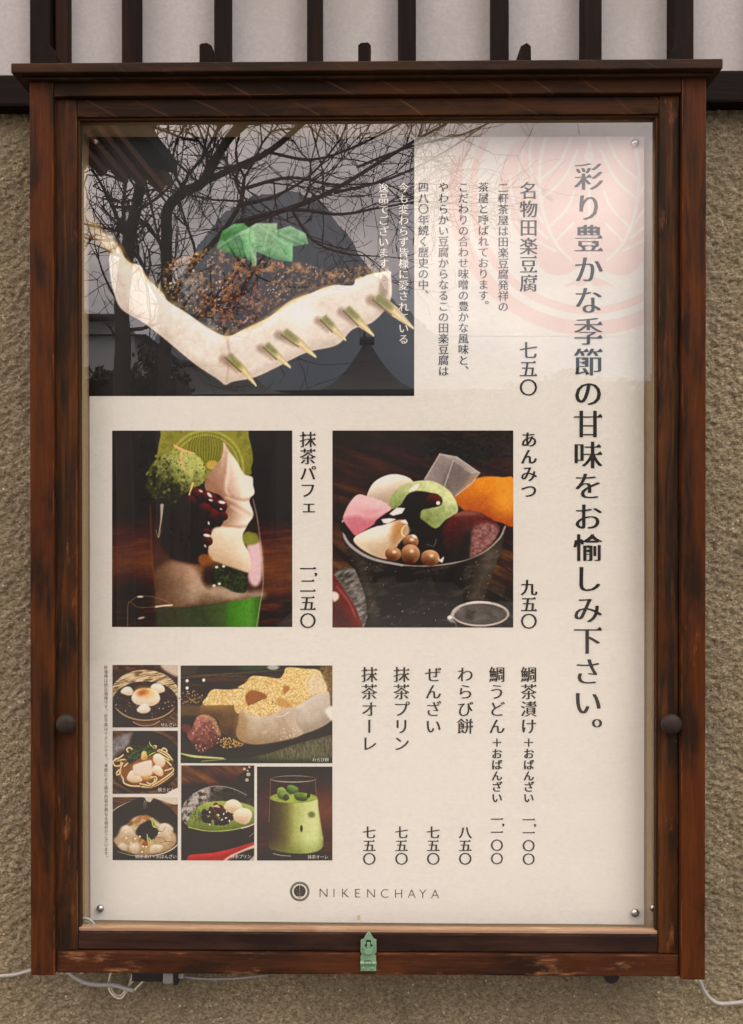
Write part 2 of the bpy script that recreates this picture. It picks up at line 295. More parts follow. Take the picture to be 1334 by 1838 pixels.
class Pic:
    def __init__(s, rect, zo, res):
        x0, y0, x1, y1 = rect; s.rect = rect
        s.nx = max(4, round((x1-x0)*res)); s.ny = max(4, round((y1-y0)*res))
        gx = x0+(np.arange(s.nx)+.5)*(x1-x0)/s.nx; gy = y0+(np.arange(s.ny)+.5)*(y1-y0)/s.ny
        s.X, s.Y = np.meshgrid((gx-zo[0])/zo[2], (gy-zo[1])/zo[2])
        s.u = (x1-x0)/s.nx/zo[2]                                   # zoom units per cell
        s.img = np.zeros((s.ny, s.nx, 3))
    def n(s, sc, seed, ax=1., rot=0., o=4):
        c, si = math.cos(rot), math.sin(rot)
        return fbm((s.X*c+s.Y*si)/sc, (-s.X*si+s.Y*c)/sc*ax, seed, o)
    def poly(s, pts, soft=0, smooth=True):
        p = spline(pts) if smooth else np.array(pts, float)
        M = np.zeros((s.ny, s.nx))
        x0, y0 = p.min(0); x1, y1 = p.max(0)
        ox, oy = s.X[0, 0], s.Y[0, 0]
        i0 = max(0, int((x0-ox)/s.u)-1); i1 = min(s.nx, int((x1-ox)/s.u)+3)
        j0 = max(0, int((y0-oy)/s.u)-1); j1 = min(s.ny, int((y1-oy)/s.u)+3)
        if i1 <= i0 or j1 <= j0: return M
        for dx in (-.25, .25):
            for dy in (-.25, .25):
                X = s.X[j0:j1, i0:i1]+dx*s.u; Y = s.Y[j0:j1, i0:i1]+dy*s.u
                ins = np.zeros(X.shape, bool)
                for a, b in zip(p, np.roll(p, -1, 0)):
                    if a[1] == b[1]: continue
                    ins ^= ((a[1] > Y) != (b[1] > Y)) & (X < (b[0]-a[0])*(Y-a[1])/(b[1]-a[1])+a[0])
                M[j0:j1, i0:i1] += ins*.25
        return gblur(M, soft/s.u) if soft else M
    def ell(s, cx, cy, rx, ry=None, rot=0., soft=0):
        ry = ry or rx; c, si = math.cos(rot), math.sin(rot)
        x = (s.X-cx)*c+(s.Y-cy)*si; y = -(s.X-cx)*si+(s.Y-cy)*c
        d = np.sqrt((x/rx)**2+(y/ry)**2); w = max(s.u, soft)/min(rx, ry)
        return np.clip((1-d)/w+.5, 0, 1)
    def stroke(s, pts, w, smooth=True, soft=0):
        p = spline(pts, 5, False) if smooth else np.array(pts, float)
        w = np.interp(np.linspace(0, 1, len(p)), np.linspace(0, 1, len(w)), w) if isinstance(w, (list, tuple)) else np.full(len(p), w)
        D = np.full(s.X.shape, 1e9)
        for a, b, wa, wb in zip(p[:-1], p[1:], w[:-1], w[1:]):
            v = b-a; L = max((v**2).sum(), 1e-9)
            t = np.clip(((s.X-a[0])*v[0]+(s.Y-a[1])*v[1])/L, 0, 1)
            D = np.minimum(D, np.hypot(s.X-a[0]-t*v[0], s.Y-a[1]-t*v[1])-(wa+(wb-wa)*t)/2)
        return np.clip(.5-D/max(s.u, soft), 0, 1)
    def put(s, m, col, op=1.):
        m = (m*op)[..., None]; s.img = s.img*(1-m)+np.asarray(col, float)*m
    def ramp(s, stops, axis='y'):
        V = s.Y if axis == 'y' else s.X
        xs = [a for a, _ in stops]
        return np.stack([np.interp(V, xs, [c[i] for _, c in stops]) for i in range(3)], -1)
    def vol(s, m, lo, hi, r, light=(.4, -.8), tex=None, amt=.25, bias=.5, k=1.6, op=1.):
        h = gblur(m, r/s.u); gy, gx = np.gradient(h)
        g = (-(gx*light[0]+gy*light[1]))*(r/s.u)*k
        t = np.clip(bias+g, 0, 1)
        if tex is not None: t = np.clip(t+(tex-.5)*2*amt, 0, 1)
        col = np.asarray(lo, float)*(1-t[..., None])+np.asarray(hi, float)*t[..., None]
        s.put(m, col, op)
    def grain(s, a, seed=3):
        r = np.random.RandomState(seed); s.img = s.img+gblur(r.randn(s.ny, s.nx), .6)[..., None]*a
    def detail(s):                                                  # mottling and crispness of a real photographic print
        q = np.clip(s.img, 0, 255)/255; lum = q.mean(-1); U = s.u
        n1 = s.n(7*U, 301, 1, .3, 3)-.5; n2 = s.n(3*U, 302, 1, 0, 2)-.5; n3 = s.n(22*U, 303, 1, .7, 3)-.5
        q = q*(1+(.14*n1+.15*n2+.10*n3)*np.clip(1.15-lum, .25, 1))[..., None]
        bl = np.stack([gblur(q[..., i], 2.2) for i in range(3)], -1); q = q+.32*(q-bl)
        q = np.clip(q, 0, 1); q = q*.8+.2*(q*q*(3-2*q)); s.img = np.clip(q*1.03, 0, 1)*255
    def specks(s, m, n, col, rr, seed, op=1.):
        r = np.random.RandomState(seed); js, is_ = np.nonzero(m > .5)
        if not len(js): return
        for _ in range(n):
            i = r.randint(len(js)); x, y = s.X[js[i], is_[i]], s.Y[js[i], is_[i]]
            q = r.uniform(*rr); s.put(s.ell(x, y, q, q*r.uniform(.5, 1), r.rand()*3), col, op*r.uniform(.5, 1))

def pic_tofu():
    p = Pic((160.5, 247, 743.5, 711), (140, 220, .46477), .8)
    p.img[:] = (36, 34, 35); p.put(p.ell(1000, 200, 750, 600, 0, 700), (70, 62, 60), .7)
    p.put(p.poly([(40, 380), (60, 330), (110, 350), (110, 420), (130, 500), (120, 600), (60, 580)], 4), (48, 24, 26))
    p.put(p.stroke([(45, 440), (100, 480)], 8, False, 6), (110, 45, 40), .6)
    body = p.poly([(128, 505), (160, 480), (185, 525), (210, 545), (245, 555), (270, 600), (330, 660), (350, 690), (420, 735), (500, 790), (575, 825),
                   (640, 800), (740, 750), (820, 690), (900, 660), (980, 630), (1060, 630), (1080, 600), (1195, 575), (1208, 600), (1205, 690),
                   (1140, 770), (1060, 800), (1000, 860), (880, 890), (760, 950), (680, 985), (600, 1000), (570, 1012), (540, 990), (450, 930), (330, 830),
                   (250, 770), (170, 720), (140, 650), (125, 570)], 1.5)
    tx = p.n(60, 5)*.5+p.n(18, 9)*.5
    p.vol(body, (186, 166, 148), (250, 240, 226), 22, (-.1, -.8), tx, .26, .66)
    p.put(body*p.poly([(560, 830), (590, 830), (610, 1010), (560, 1010)], 22), (190, 168, 150), .4)
    front = p.poly([(585, 830), (740, 770), (900, 680), (1060, 640), (1200, 585), (1208, 690), (1140, 770), (880, 890), (575, 1010)], 3)
    p.put(body*front*p.n(90, 31), (214, 196, 178), .45)
    p.put(body*p.ell(870, 740, 60, 45, .3, 50), (255, 244, 228), .8)
    p.put(body*p.poly([(1165, 610), (1190, 590), (1200, 650), (1165, 690)], 5), (150, 128, 105), .8)
    p.put(body*p.stroke([(580, 840), (585, 900), (575, 1005)], [10, 5, 10], soft=10), (170, 148, 130), .5)
    for pts in ([(128, 505), (160, 480), (200, 545), (280, 610), (380, 705), (470, 765), (575, 822)], [(575, 822), (680, 785), (760, 735), (860, 675), (980, 628), (1080, 600), (1190, 570)]):
        p.put(p.stroke(pts, 22, soft=16)*np.clip(p.n(40, 77)*1.9-.4, 0, 1), (206, 176, 110), .6)
        p.put(p.stroke([(x+4, y-8) for x, y in pts], 9, soft=10), (140, 106, 60), .35)
    tl = p.poly([(40, 340), (75, 380), (110, 430), (150, 470), (130, 505), (80, 470), (45, 420)], 8); p.put(tl, (176, 150, 92), .9)
    p.put(p.ell(118, 458, 34, 26, .6, 20), (226, 212, 186), .8)
    miso = p.poly([(330, 600), (345, 545), (400, 520), (480, 495), (560, 480), (680, 520), (780, 540), (880, 545), (960, 570), (1040, 560), (1180, 545), (1080, 600),
                   (980, 622), (880, 650), (790, 695), (720, 745), (640, 790), (580, 812), (520, 790), (450, 745), (390, 700), (345, 660)], 5)
    n1 = p.n(22, 15, o=5)
    c = np.stack([np.interp(n1, [.2, .42, .56, .76], v) for v in ([20, 58, 100, 165], [14, 43, 74, 128], [9, 26, 46, 90])], -1)
    p.put(miso, c); p.put(miso*p.ell(620, 660, 140, 110, 0, 110), (92, 50, 30), .5)
    cl = miso*np.clip((p.n(70, 88)-.45)*6, 0, 1); p.put(miso*np.clip((p.n(110, 64)-.42)*4, 0, 1)*np.clip((560-p.X)/160+.3, 0, 1), (74, 80, 62), .45)
    p.specks(cl, 320, (214, 204, 182), (1.5, 3.6), 4, .8); p.specks(miso, 160, (150, 100, 62), (3, 8), 8, .7); p.specks(miso, 230, (10, 7, 6), (4, 12), 6, .85); p.put(miso*np.clip((p.n(9, 71, o=3)-.6)*5, 0, 1), (190, 160, 126), .5)
    for cx, cy, r in ((440, 640, 40), (405, 580, 22), (520, 770, 20)): p.put(p.ell(cx, cy, r, r*1.3, .3, 25)*p.n(14, 41), (150, 160, 176), .8)
    for pts, a, b in (([(535, 485), (560, 420), (600, 395), (640, 390), (680, 425), (690, 480), (640, 525), (590, 510)], (54, 124, 60), (120, 196, 116)),
                      ([(625, 430), (690, 390), (770, 390), (770, 440), (830, 470), (825, 540), (760, 530), (690, 500), (690, 555), (655, 530)], (92, 164, 96), (182, 232, 176)),
                      ([(760, 420), (820, 400), (880, 430), (890, 470), (830, 480), (830, 540), (790, 500)], (84, 152, 92), (164, 222, 162))):
        p.vol(p.poly(pts, 1.5, False), a, b, 14, (.3, -.7), p.n(20, 50), .4, .55, op=.74)
    for a in ([(545, 480), (640, 420)], [(700, 400), (800, 470)], [(650, 440), (690, 540)], [(780, 430), (870, 470)], [(740, 400), (720, 490)]):
        p.put(p.stroke(a, 7, False, 7), (176, 216, 170), .35)
    for (x0, y0), (x1, y1), (x2, y2), w in (((580, 900), (640, 955), (690, 1020), 30), ((725, 860), (775, 905), (822, 950), 30), ((795, 810), (860, 855), (920, 910), 34),
                                         ((945, 755), (990, 800), (1035, 845), 30), ((1035, 720), (1090, 775), (1143, 828), 32), ((1150, 675), (1220, 730), (1296, 800), 40)):
        v = np.array([x2-x0, y2-y0], float); v /= np.hypot(*v); nn = np.array([-v[1], v[0]])
        p.put(p.stroke([(x0-18, y0+12), (x1-26, y1+6)], [w, 8], soft=18)*body, (150, 118, 96), .75)
        p.put(p.poly([(x0-nn[0]*w*.55, y0-nn[1]*w*.55), (x1-nn[0]*w*.5, y1-nn[1]*w*.5), (x2, y2-8), (x2, y2), (x1+nn[0]*w*.5, y1+nn[1]*w*.5), (x0+nn[0]*w*.45, y0+nn[1]*w*.45)], 1, False), (205, 182, 128))
        p.put(p.poly([(x0-nn[0]*w*.55, y0-nn[1]*w*.55), (x0*.6+x2*.4-nn[0]*w*.5, y0*.6+y2*.4-nn[1]*w*.5), (x0*.6+x2*.4+nn[0]*w*.1, y0*.6+y2*.4+nn[1]*w*.1), (x0+nn[0]*w*.45, y0+nn[1]*w*.45)], 6, False), (112, 118, 62), .8)
        p.put(p.stroke([(x0+nn[0]*w*.4, y0+nn[1]*w*.4), (x1+nn[0]*w*.42, y1+nn[1]*w*.42)], 6, False, 5), (96, 72, 36), .8)
        p.put(p.stroke([(x1, y1), (x2, y2-4)], [w*.3, 3], False, 5), (232, 214, 176), .7)
    p.grain(2.5); return p

def wood_bg(p, lo, hi, rot=.5, sc=260, seed=2, ax=9):
    n1 = p.n(sc, seed, ax, rot, 5); t = np.clip((n1-.3)*2, 0, 1)[..., None]
    p.img = np.array(lo, float)*(1-t)+np.array(hi, float)*t

def pic_parfait():
    p = Pic((202, 773, 525, 1125), (180, 750, .31484), 1.)
    p.img = p.ramp([(70, (22, 20, 19)), (520, (28, 24, 22)), (600, (48, 27, 17)), (760, (88, 50, 28)), (880, (98, 57, 30)), (1020, (74, 42, 24)), (1190, (26, 16, 11))])
    n1 = p.n(170, 4, 8, -.12)
    p.put(np.clip((p.Y-560)/140, 0, 1)*np.clip((n1-.45)*3, 0, 1), (130, 74, 34), .5)
    p.put(np.clip((p.Y-900)/140, 0, 1)*np.clip((p.n(200, 14, 6, -.1)-.5)*4, 0, 1), (22, 14, 10), .6)
    p.put(p.ell(200, 1000, 130, 100, 0, 150), (24, 15, 11), .85)
    w = p.poly([(330, 200), (345, 110), (370, 60), (600, 55), (820, 60), (850, 120), (872, 230), (860, 290), (850, 330), (700, 380), (340, 240)], 3)
    p.vol(w, (96, 96, 30), (160, 156, 64), 26, (-.1, -.6), p.n(30, 8), .12, .6)
    ins = p.ell(605, 290, 220, 225, 0, 4)*w; p.put(ins, (134, 132, 48), .9)
    for a, b, c in ((1, 218, 14), (1, 190, 8)): p.put((p.ell(605, 290, b, b*1.02)-p.ell(605, 290, b-c, (b-c)*1.02)).clip(0, 1)*w, (172, 168, 78), .7)
    for k in range(-6, 7):
        p.put(p.stroke([(605+k*6, 300), (605+k*16, 190), (605+k*12, 100)], [4, 6, 3], soft=4)*ins, (92, 92, 28), .75)
    for t in np.linspace(-2.2, 1.2, 15): p.put(p.ell(605+262*math.cos(t-1), 260+235*math.sin(t-1), 15, 22, t, 8)*w, (110, 110, 36), .5)
    # glass
    glass = p.poly([(290, 470), (285, 600), (300, 800), (320, 960), (330, 1250), (890, 1250), (905, 1100), (928, 950), (922, 800), (900, 600), (870, 460), (600, 420), (380, 440)], 3)
    p.put(glass, (52, 36, 28), .55)
    # cream lower
    cr = p.poly([(330, 870), (420, 820), (540, 850), (600, 950), (700, 955), (840, 990), (920, 985), (918, 1030), (640, 1060), (480, 1078), (330, 1090), (330, 960)], 14)
    p.vol(cr, (104, 76, 54), (222, 198, 174), 40, (.5, -.5), p.n(60, 6), .25, .40); p.put(cr*np.clip((520-p.X)/160, 0, 1), (96, 64, 44), .75)
    p.put(p.poly([(325, 1080), (520, 1078), (730, 1050), (920, 1015), (895, 1250), (330, 1250)], 3, False), p.ramp([(330, (58, 60, 46)), (600, (58, 72, 46)), (715, (70, 92, 46)), (735, (62, 118, 34)), (850, (84, 146, 48)), (920, (52, 96, 28))], 'x'))
    p.put(p.ell(560, 860, 120, 90, 0, 150)*glass, (170, 120, 86), .5)
    p.put(p.poly([(840, 720), (905, 700), (925, 800), (918, 920), (880, 960), (840, 900)], 8), (222, 180, 182))
    p.put(p.poly([(800, 710), (830, 650), (890, 660), (905, 705), (860, 725)], 5), (132, 134, 52)); p.put(p.poly([(835, 600), (850, 565), (885, 580), (890, 650), (840, 640)], 6), (52, 44, 32))
    jelly = p.poly([(430, 500), (520, 430), (620, 420), (700, 480), (700, 600), (650, 620), (640, 760), (600, 830), (420, 800), (350, 700), (370, 560)], 10)
    p.vol(jelly, (16, 10, 9), (52, 30, 24), 40, (.5, -.4), p.n(26, 22, .35), .35, .35)
    # matcha ball
    ball = p.poly([(262, 370), (275, 300), (320, 240), (400, 195), (500, 195), (570, 230), (605, 300), (600, 360), (540, 400), (470, 440), (410, 495), (380, 460), (310, 460), (265, 420)], 3)
    p.vol(ball, (46, 50, 20), (178, 180, 92), 75, (.6, -.65), p.n(26, 33, o=5), .45, .42, 1.8)
    p.put(ball*np.clip((p.n(18, 60)-.62)*8, 0, 1)*p.ell(390, 330, 150, 120, 0, 90), (28, 34, 14), .8)
    p.specks(ball, 40, (196, 200, 120), (4, 14), 5, .4); p.put(ball*p.ell(500, 270, 90, 70, .5, 80), (190, 196, 110), .55)
    for pts in ([(425, 160), (470, 185), (540, 205)], [(470, 190), (462, 250), (485, 300)], [(530, 375), (510, 440)]): p.put(p.stroke(pts, [12, 17, 9], soft=4), (214, 172, 112))
    p.put(p.ell(640, 270, 34, 26, 0, 10), (188, 160, 74))
    p.specks(ball, 70, (30, 36, 14), (3, 9), 15, .6)
    # soft serve
    sv = p.poly([(705, 140), (735, 190), (780, 250), (820, 320), (868, 340), (872, 385), (880, 430), (850, 470), (870, 530), (870, 565), (835, 620), (810, 690), (850, 780), (850, 870), (780, 880), (690, 830), (630, 790),
                 (630, 690), (700, 600), (715, 500), (680, 440), (610, 420), (598, 370), (620, 320), (680, 250), (700, 190)], 2.5)
    p.vol(sv, (150, 104, 76), (246, 226, 206), 60, (.75, -.25), p.n(80, 44), .1, .56, 2.0)
    for pts in ([(720, 200), (712, 300), (700, 390), (720, 430)], [(700, 440), (800, 470), (870, 460)], [(730, 490), (790, 520), (870, 560)], [(680, 610), (760, 625), (840, 620)]):
        p.put(p.stroke(pts, [6, 22, 16], soft=22)*sv, (170, 122, 94), .65)
        p.put(p.stroke([(x+18, y+16) for x, y in pts], [8, 20, 10], soft=22)*sv, (250, 234, 216), .6)
    mochi = p.poly([(640, 640), (720, 625), (800, 640), (815, 720), (850, 790), (850, 860), (790, 885), (700, 830), (620, 790)], 5)
    p.vol(mochi, (190, 152, 112), (244, 226, 200), 45, (.3, -.6), None, 0, .62)
    # beans
    for x, y, r in ((560, 440, 45), (620, 460, 48), (680, 500, 46), (640, 560, 50), (700, 560, 30), (600, 520, 40), (610, 700, 34), (610, 650, 26), (520, 470, 32)):
        p.vol(p.ell(x, y, r, r*.85, .4, 6), (34, 8, 6), (118, 34, 24), 22, (.4, -.7), p.n(20, 3), .2, .4)
    for x, y, r, q in ((575, 418, 12, .5), (625, 440, 18, .8), (632, 470, 12, .3), (695, 482, 20, .2), (620, 600, 10, 1.3), (610, 670, 20, .2), (600, 730, 9, 1), (690, 520, 8, .5)):
        p.put(p.ell(x, y, r, r*.42, q, 4), (246, 226, 214), .9)
    p.put(p.poly([(640, 870), (700, 840), (830, 880), (840, 900), (830, 990), (760, 990), (700, 960), (640, 940)], 4)*1., np.array((44, 54, 22))+(p.n(14, 71)[..., None]-.5)*90)
    p.put(p.ell(600, 810, 42, 34, .4, 14), (160, 96, 44), .8); p.put(p.ell(620, 900, 34, 60, 0, 30), (26, 18, 12), .7)
    for x, y in ((665, 850), (705, 845), (650, 955), (680, 945)): p.put(p.ell(x, y, 9, 7), (236, 224, 204), .8)
    p.put(p.stroke([(355, 500), (350, 580), (335, 680)], [20, 8, 4], soft=6), (206, 190, 172), .75); p.put(p.stroke([(320, 640), (335, 680), (350, 640)], 4, soft=4), (170, 150, 130), .6)
    p.put(p.stroke([(872, 465), (900, 600), (922, 800), (928, 950), (905, 1100), (890, 1200)], 7, soft=6), (196, 170, 150), .5)
    p.put(p.stroke([(288, 500), (300, 800), (325, 1000)], 9, soft=8), (120, 74, 50), .5)
    # little glass
    p.put(p.stroke([(165, 1050), (230, 1015), (330, 1025), (410, 1065), (320, 1075), (220, 1078), (165, 1052), (160, 1200)], 5, soft=4), (150, 120, 96), .55)
    p.put(p.stroke([(320, 1075), (370, 1068), (412, 1066)], 8, soft=5), (222, 206, 184), .9); p.put(p.ell(232, 1018, 18, 5, 0, 4), (224, 210, 190), .8); p.put(p.ell(238, 1138, 20, 6, -.2, 4), (210, 196, 180), .7)
    p.put(p.stroke([(80, 380), (160, 310), (260, 300)], 3, soft=4), (80, 72, 62), .3)
    p.grain(2.5, 6); return p

def pic_anmitsu():
    p = Pic((597, 773, 921, 1126), (580, 750, .31484), 1.)
    wood_bg(p, (34, 21, 14), (88, 60, 40), .32, 300, 12, 8)
    p.put(np.clip(1-(p.Y-70)/330, 0, 1), (30, 20, 15), .55); p.put(np.clip((p.Y-560)/300, 0, 1)*np.clip(p.n(240, 3, 8, .45)*2.6-.9, 0, 1), (140, 98, 52), .6)
    p.put(p.stroke([(40, 720), (180, 840)], 24, False, 14), (12, 9, 8)); p.put(p.stroke([(950, 800), (1100, 900)], 14, False, 12), (40, 22, 12), .7)
    p.put(p.poly([(60, 900), (180, 860), (260, 940), (290, 1060), (280, 1250), (60, 1250)], 6)*1., np.array((104, 98, 92))+(p.n(34, 25, 2.2, -.5)[..., None]-.5)*150)
    p.vol(p.poly([(40, 900), (90, 930), (150, 1020), (200, 1110), (220, 1250), (40, 1250)], 2), (60, 16, 12), (128, 44, 36), 36, (.5, -.5), p.n(50, 4), .2, .4)
    p.put(p.poly([(55, 990), (88, 1000), (90, 1030), (60, 1045)], 4), (238, 226, 216), .9); p.put(p.stroke([(80, 960), (150, 1050), (185, 1130)], 8, soft=8), (190, 104, 92), .5)
    p.put(p.poly([(920, 970), (1100, 1000), (1100, 1200), (850, 1200)], 30)*1., np.array((46, 42, 40))+(p.n(40, 27, 2.5, .5)[..., None]-.5)*70)
    bowl = p.poly([(112, 600), (112, 650), (140, 760), (200, 900), (240, 1010), (255, 1120), (290, 1230), (880, 1230), (910, 1060), (960, 900), (1010, 760), (1038, 640), (1030, 580), (600, 500), (120, 560)], 2)
    p.put(bowl, p.ramp([(120, (40, 36, 32)), (300, (34, 31, 28)), (520, (20, 18, 17)), (760, (36, 34, 31)), (1000, (64, 56, 48))], 'x'))
    p.put(bowl*p.poly([(380, 830), (520, 980), (640, 1180), (760, 1230), (620, 860)], 12), (14, 12, 12), .7)
    p.put(bowl*np.clip((p.n(70, 7, 2.6, -.2)-.5)*5, 0, 1), (92, 86, 78), .5); p.put(bowl*p.stroke([(160, 700), (240, 900), (300, 1150)], 50, soft=70), (92, 84, 74), .55); p.put(bowl*p.stroke([(960, 760), (900, 920), (860, 1040)], 60, soft=70), (104, 92, 78), .55); p.specks(bowl, 60, (140, 132, 120), (2, 7), 21, .5)
    p.specks(bowl, 90, (186, 180, 170), (1.5, 4.5), 11, .7)
    p.put(p.stroke([(116, 590), (130, 690), (200, 760), (300, 808), (450, 838)], [14, 16, 14], soft=5), (170, 164, 158), .9)
    p.put(p.stroke([(450, 838), (600, 842), (760, 822), (900, 770), (1000, 690), (1035, 620)], [10, 9, 12, 9], soft=5), (178, 160, 146), .8)
    ins = p.poly([(122, 590), (140, 680), (230, 760), (450, 830), (620, 836), (800, 800), (950, 730), (1020, 630), (1000, 560), (500, 480)], 3); p.put(ins, (20, 12, 9))
    o = p.poly([(750, 470), (790, 400), (850, 355), (930, 336), (1020, 340), (1090, 360), (1090, 605), (1000, 595), (850, 560)], 3)
    p.vol(o, (168, 76, 10), (240, 146, 34), 70, (.35, -.7), p.n(30, 91), .12, .55, 1.5)
    p.put(o*p.stroke([(860, 520), (900, 470), (980, 440)], [10, 40, 20], soft=40), (200, 96, 14), .6); p.put(o*p.ell(1040, 470, 70, 80, 0, 90), (252, 172, 60), .6)
    k = p.poly([(575, 355), (665, 208), (760, 225), (890, 315), (850, 370), (750, 450), (690, 400)], 2, False); p.put(k, (150, 138, 132), .8)
    p.put(p.poly([(665, 208), (740, 240), (660, 400), (575, 355)], 4, False), (160, 146, 140), .8); p.put(p.poly([(665, 208), (760, 225), (890, 315), (845, 322), (740, 248)], 3, False), (176, 164, 158), .85)
    p.put(p.poly([(845, 322), (890, 315), (850, 370), (750, 450)], 5, False), (176, 140, 108), .6); p.put(k*p.ell(720, 330, 90, 80, .4, 90), (104, 92, 88), .5)
    for sg in ([(665, 208), (760, 225), (890, 315)], [(665, 208), (580, 350)], [(740, 246), (690, 395)], [(890, 315), (850, 370), (752, 448)]): p.put(p.stroke(sg, 6, False, 7), (214, 204, 198), .6)
    p.vol(p.poly([(252, 440), (290, 370), (360, 330), (430, 324), (500, 350), (520, 400), (460, 460), (380, 500), (270, 460)], 2), (168, 140, 112), (244, 232, 212), 60, (-.1, -.8), p.n(70, 8), .1, .6)
    p.put(p.ell(420, 420, 60, 40, -.5, 60), (214, 180, 150), .5)
    ic = p.poly([(378, 490), (400, 430), (460, 385), (540, 360), (630, 364), (710, 410), (755, 470), (765, 540), (700, 580), (640, 630), (560, 580), (480, 560), (390, 520)], 2.5)
    p.vol(ic, (112, 130, 66), (216, 224, 158), 55, (.5, -.6), p.n(22, 61, o=5), .28, .55, 1.4)
    pk = p.poly([(118, 560), (150, 490), (200, 438), (260, 450), (340, 475), (385, 510), (380, 545), (300, 600), (240, 640), (190, 672), (150, 630), (122, 590)], 2.5)
    p.vol(pk, (186, 96, 106), (238, 188, 188), 40, (.1, -.9), p.n(40, 13), .12, .62)
    p.put(pk*p.poly([(120, 565), (260, 560), (310, 600), (190, 680)], 14), (206, 110, 122), .75); p.put(pk*p.stroke([(125, 555), (200, 545), (270, 565), (380, 520)], 22, soft=30), (246, 206, 204), .45)
    p.vol(p.poly([(175, 690), (230, 650), (300, 620), (400, 590), (470, 585), (490, 650), (430, 720), (380, 800), (300, 790), (210, 740)], 2.5), (184, 150, 112), (244, 230, 208), 50, (-.3, -.7), p.n(50, 17), .12, .62)
    p.put(p.poly([(400, 600), (470, 580), (480, 640), (430, 690), (395, 730)], 14), (176, 108, 46), .75)
    an = p.poly([(680, 640), (720, 570), (800, 530), (880, 535), (930, 560), (990, 600), (1005, 640), (960, 720), (880, 780), (800, 810), (740, 812), (690, 740)], 2.5)
    p.vol(an, (36, 14, 12), (116, 52, 44), 55, (.1, -.75), p.n(16, 23, o=5), .3, .42, 1.5)
    p.put(an*p.poly([(850, 640), (930, 600), (1005, 630), (970, 710), (900, 770), (830, 800)], 10), np.array((146, 100, 94))+(p.n(14, 28)[..., None]-.5)*100, .9)
    p.put(an*p.ell(800, 545, 110, 16, -.05, 18), (168, 112, 96), .5); p.put(an*p.poly([(800, 690), (835, 640), (830, 790), (790, 810)], 12), (14, 7, 6), .8)
    sy = p.poly([(300, 590), (380, 530), (440, 500), (480, 440), (530, 418), (600, 425), (670, 450), (672, 495), (610, 515), (560, 530), (560, 590), (630, 640), (660, 720), (700, 800), (620, 800), (560, 740), (500, 690), (470, 560), (400, 590), (320, 615)], 3)
    p.vol(sy, (16, 8, 6), (58, 28, 18), 30, (.4, -.6), p.n(40, 29), .2, .3)
    p.vol(p.ell(630, 470, 44, 40, 0, 4), (44, 8, 6), (120, 34, 24), 22, (.3, -.7), None, 0, .4); p.put(p.ell(655, 486, 11), (252, 244, 236)); p.put(p.ell(520, 400, 34, 13, -.6, 5)*np.clip(p.n(14, 2)*2.2-.4, 0, 1), (250, 244, 226))
    for pts in ([(378, 548), (420, 512), (468, 515), (450, 545), (400, 558)], [(332, 578), (380, 572), (420, 578), (370, 602), (345, 600)], [(440, 590), (470, 580), (485, 605), (460, 600)]): p.put(p.poly(pts, 2, False), (248, 232, 220))
    p.put(p.ell(470, 645, 26, 34, .2, 5)-p.ell(476, 645, 22, 30, .2, 5), (246, 214, 160), .8); p.put(p.ell(478, 640, 22, 26, 0, 6), (186, 160, 130), .6)
    for x, y, rx, ry in ((400, 775, 46, 40), (500, 705, 44, 40), (610, 798, 54, 46), (498, 775, 54, 55)):
        b = p.ell(x, y, rx, ry, .1, 3); p.vol(b, (78, 40, 20), (216, 160, 112), 28, (.25, -.7), p.n(24, int(x)), .14, .5); p.put(p.ell(x+rx*.15, y-ry*.3, 12, 9, 0, 8), (248, 218, 190), .75)
    p.put(p.poly([(650, 790), (665, 808), (690, 788), (680, 825), (660, 815)], 2, False), (244, 226, 212)); p.put(p.ell(520, 675, 16, 8, .5, 4), (240, 226, 216)); p.put(p.stroke([(590, 720), (630, 730), (645, 690)], 4, soft=4), (196, 180, 160), .5)
    # spouted glass
    g = p.ell(895, 1115, 160, 68, 0, 4); p.put(g, (96, 88, 82), .55); p.put(g*np.clip(p.n(60, 31)*2-.7, 0, 1), (150, 142, 136), .4)
    p.put((p.ell(895, 1115, 164, 72, 0, 5)-p.ell(895, 1117, 152, 60, 0, 5)).clip(0, 1), (206, 194, 182), .85)
    p.put(p.poly([(710, 1135), (760, 1080), (790, 1068), (740, 1130), (755, 1165), (720, 1160)], 4), (190, 178, 168), .75); p.put(p.ell(722, 1135, 14, 10), (246, 236, 226), .9)
    p.put(p.stroke([(755, 1165), (765, 1250)], 8, soft=6), (160, 150, 142), .5); p.put(p.stroke([(820, 1055), (880, 1046), (950, 1052)], 7, soft=4), (240, 228, 216), .7)
    p.grain(2.5, 8); return p

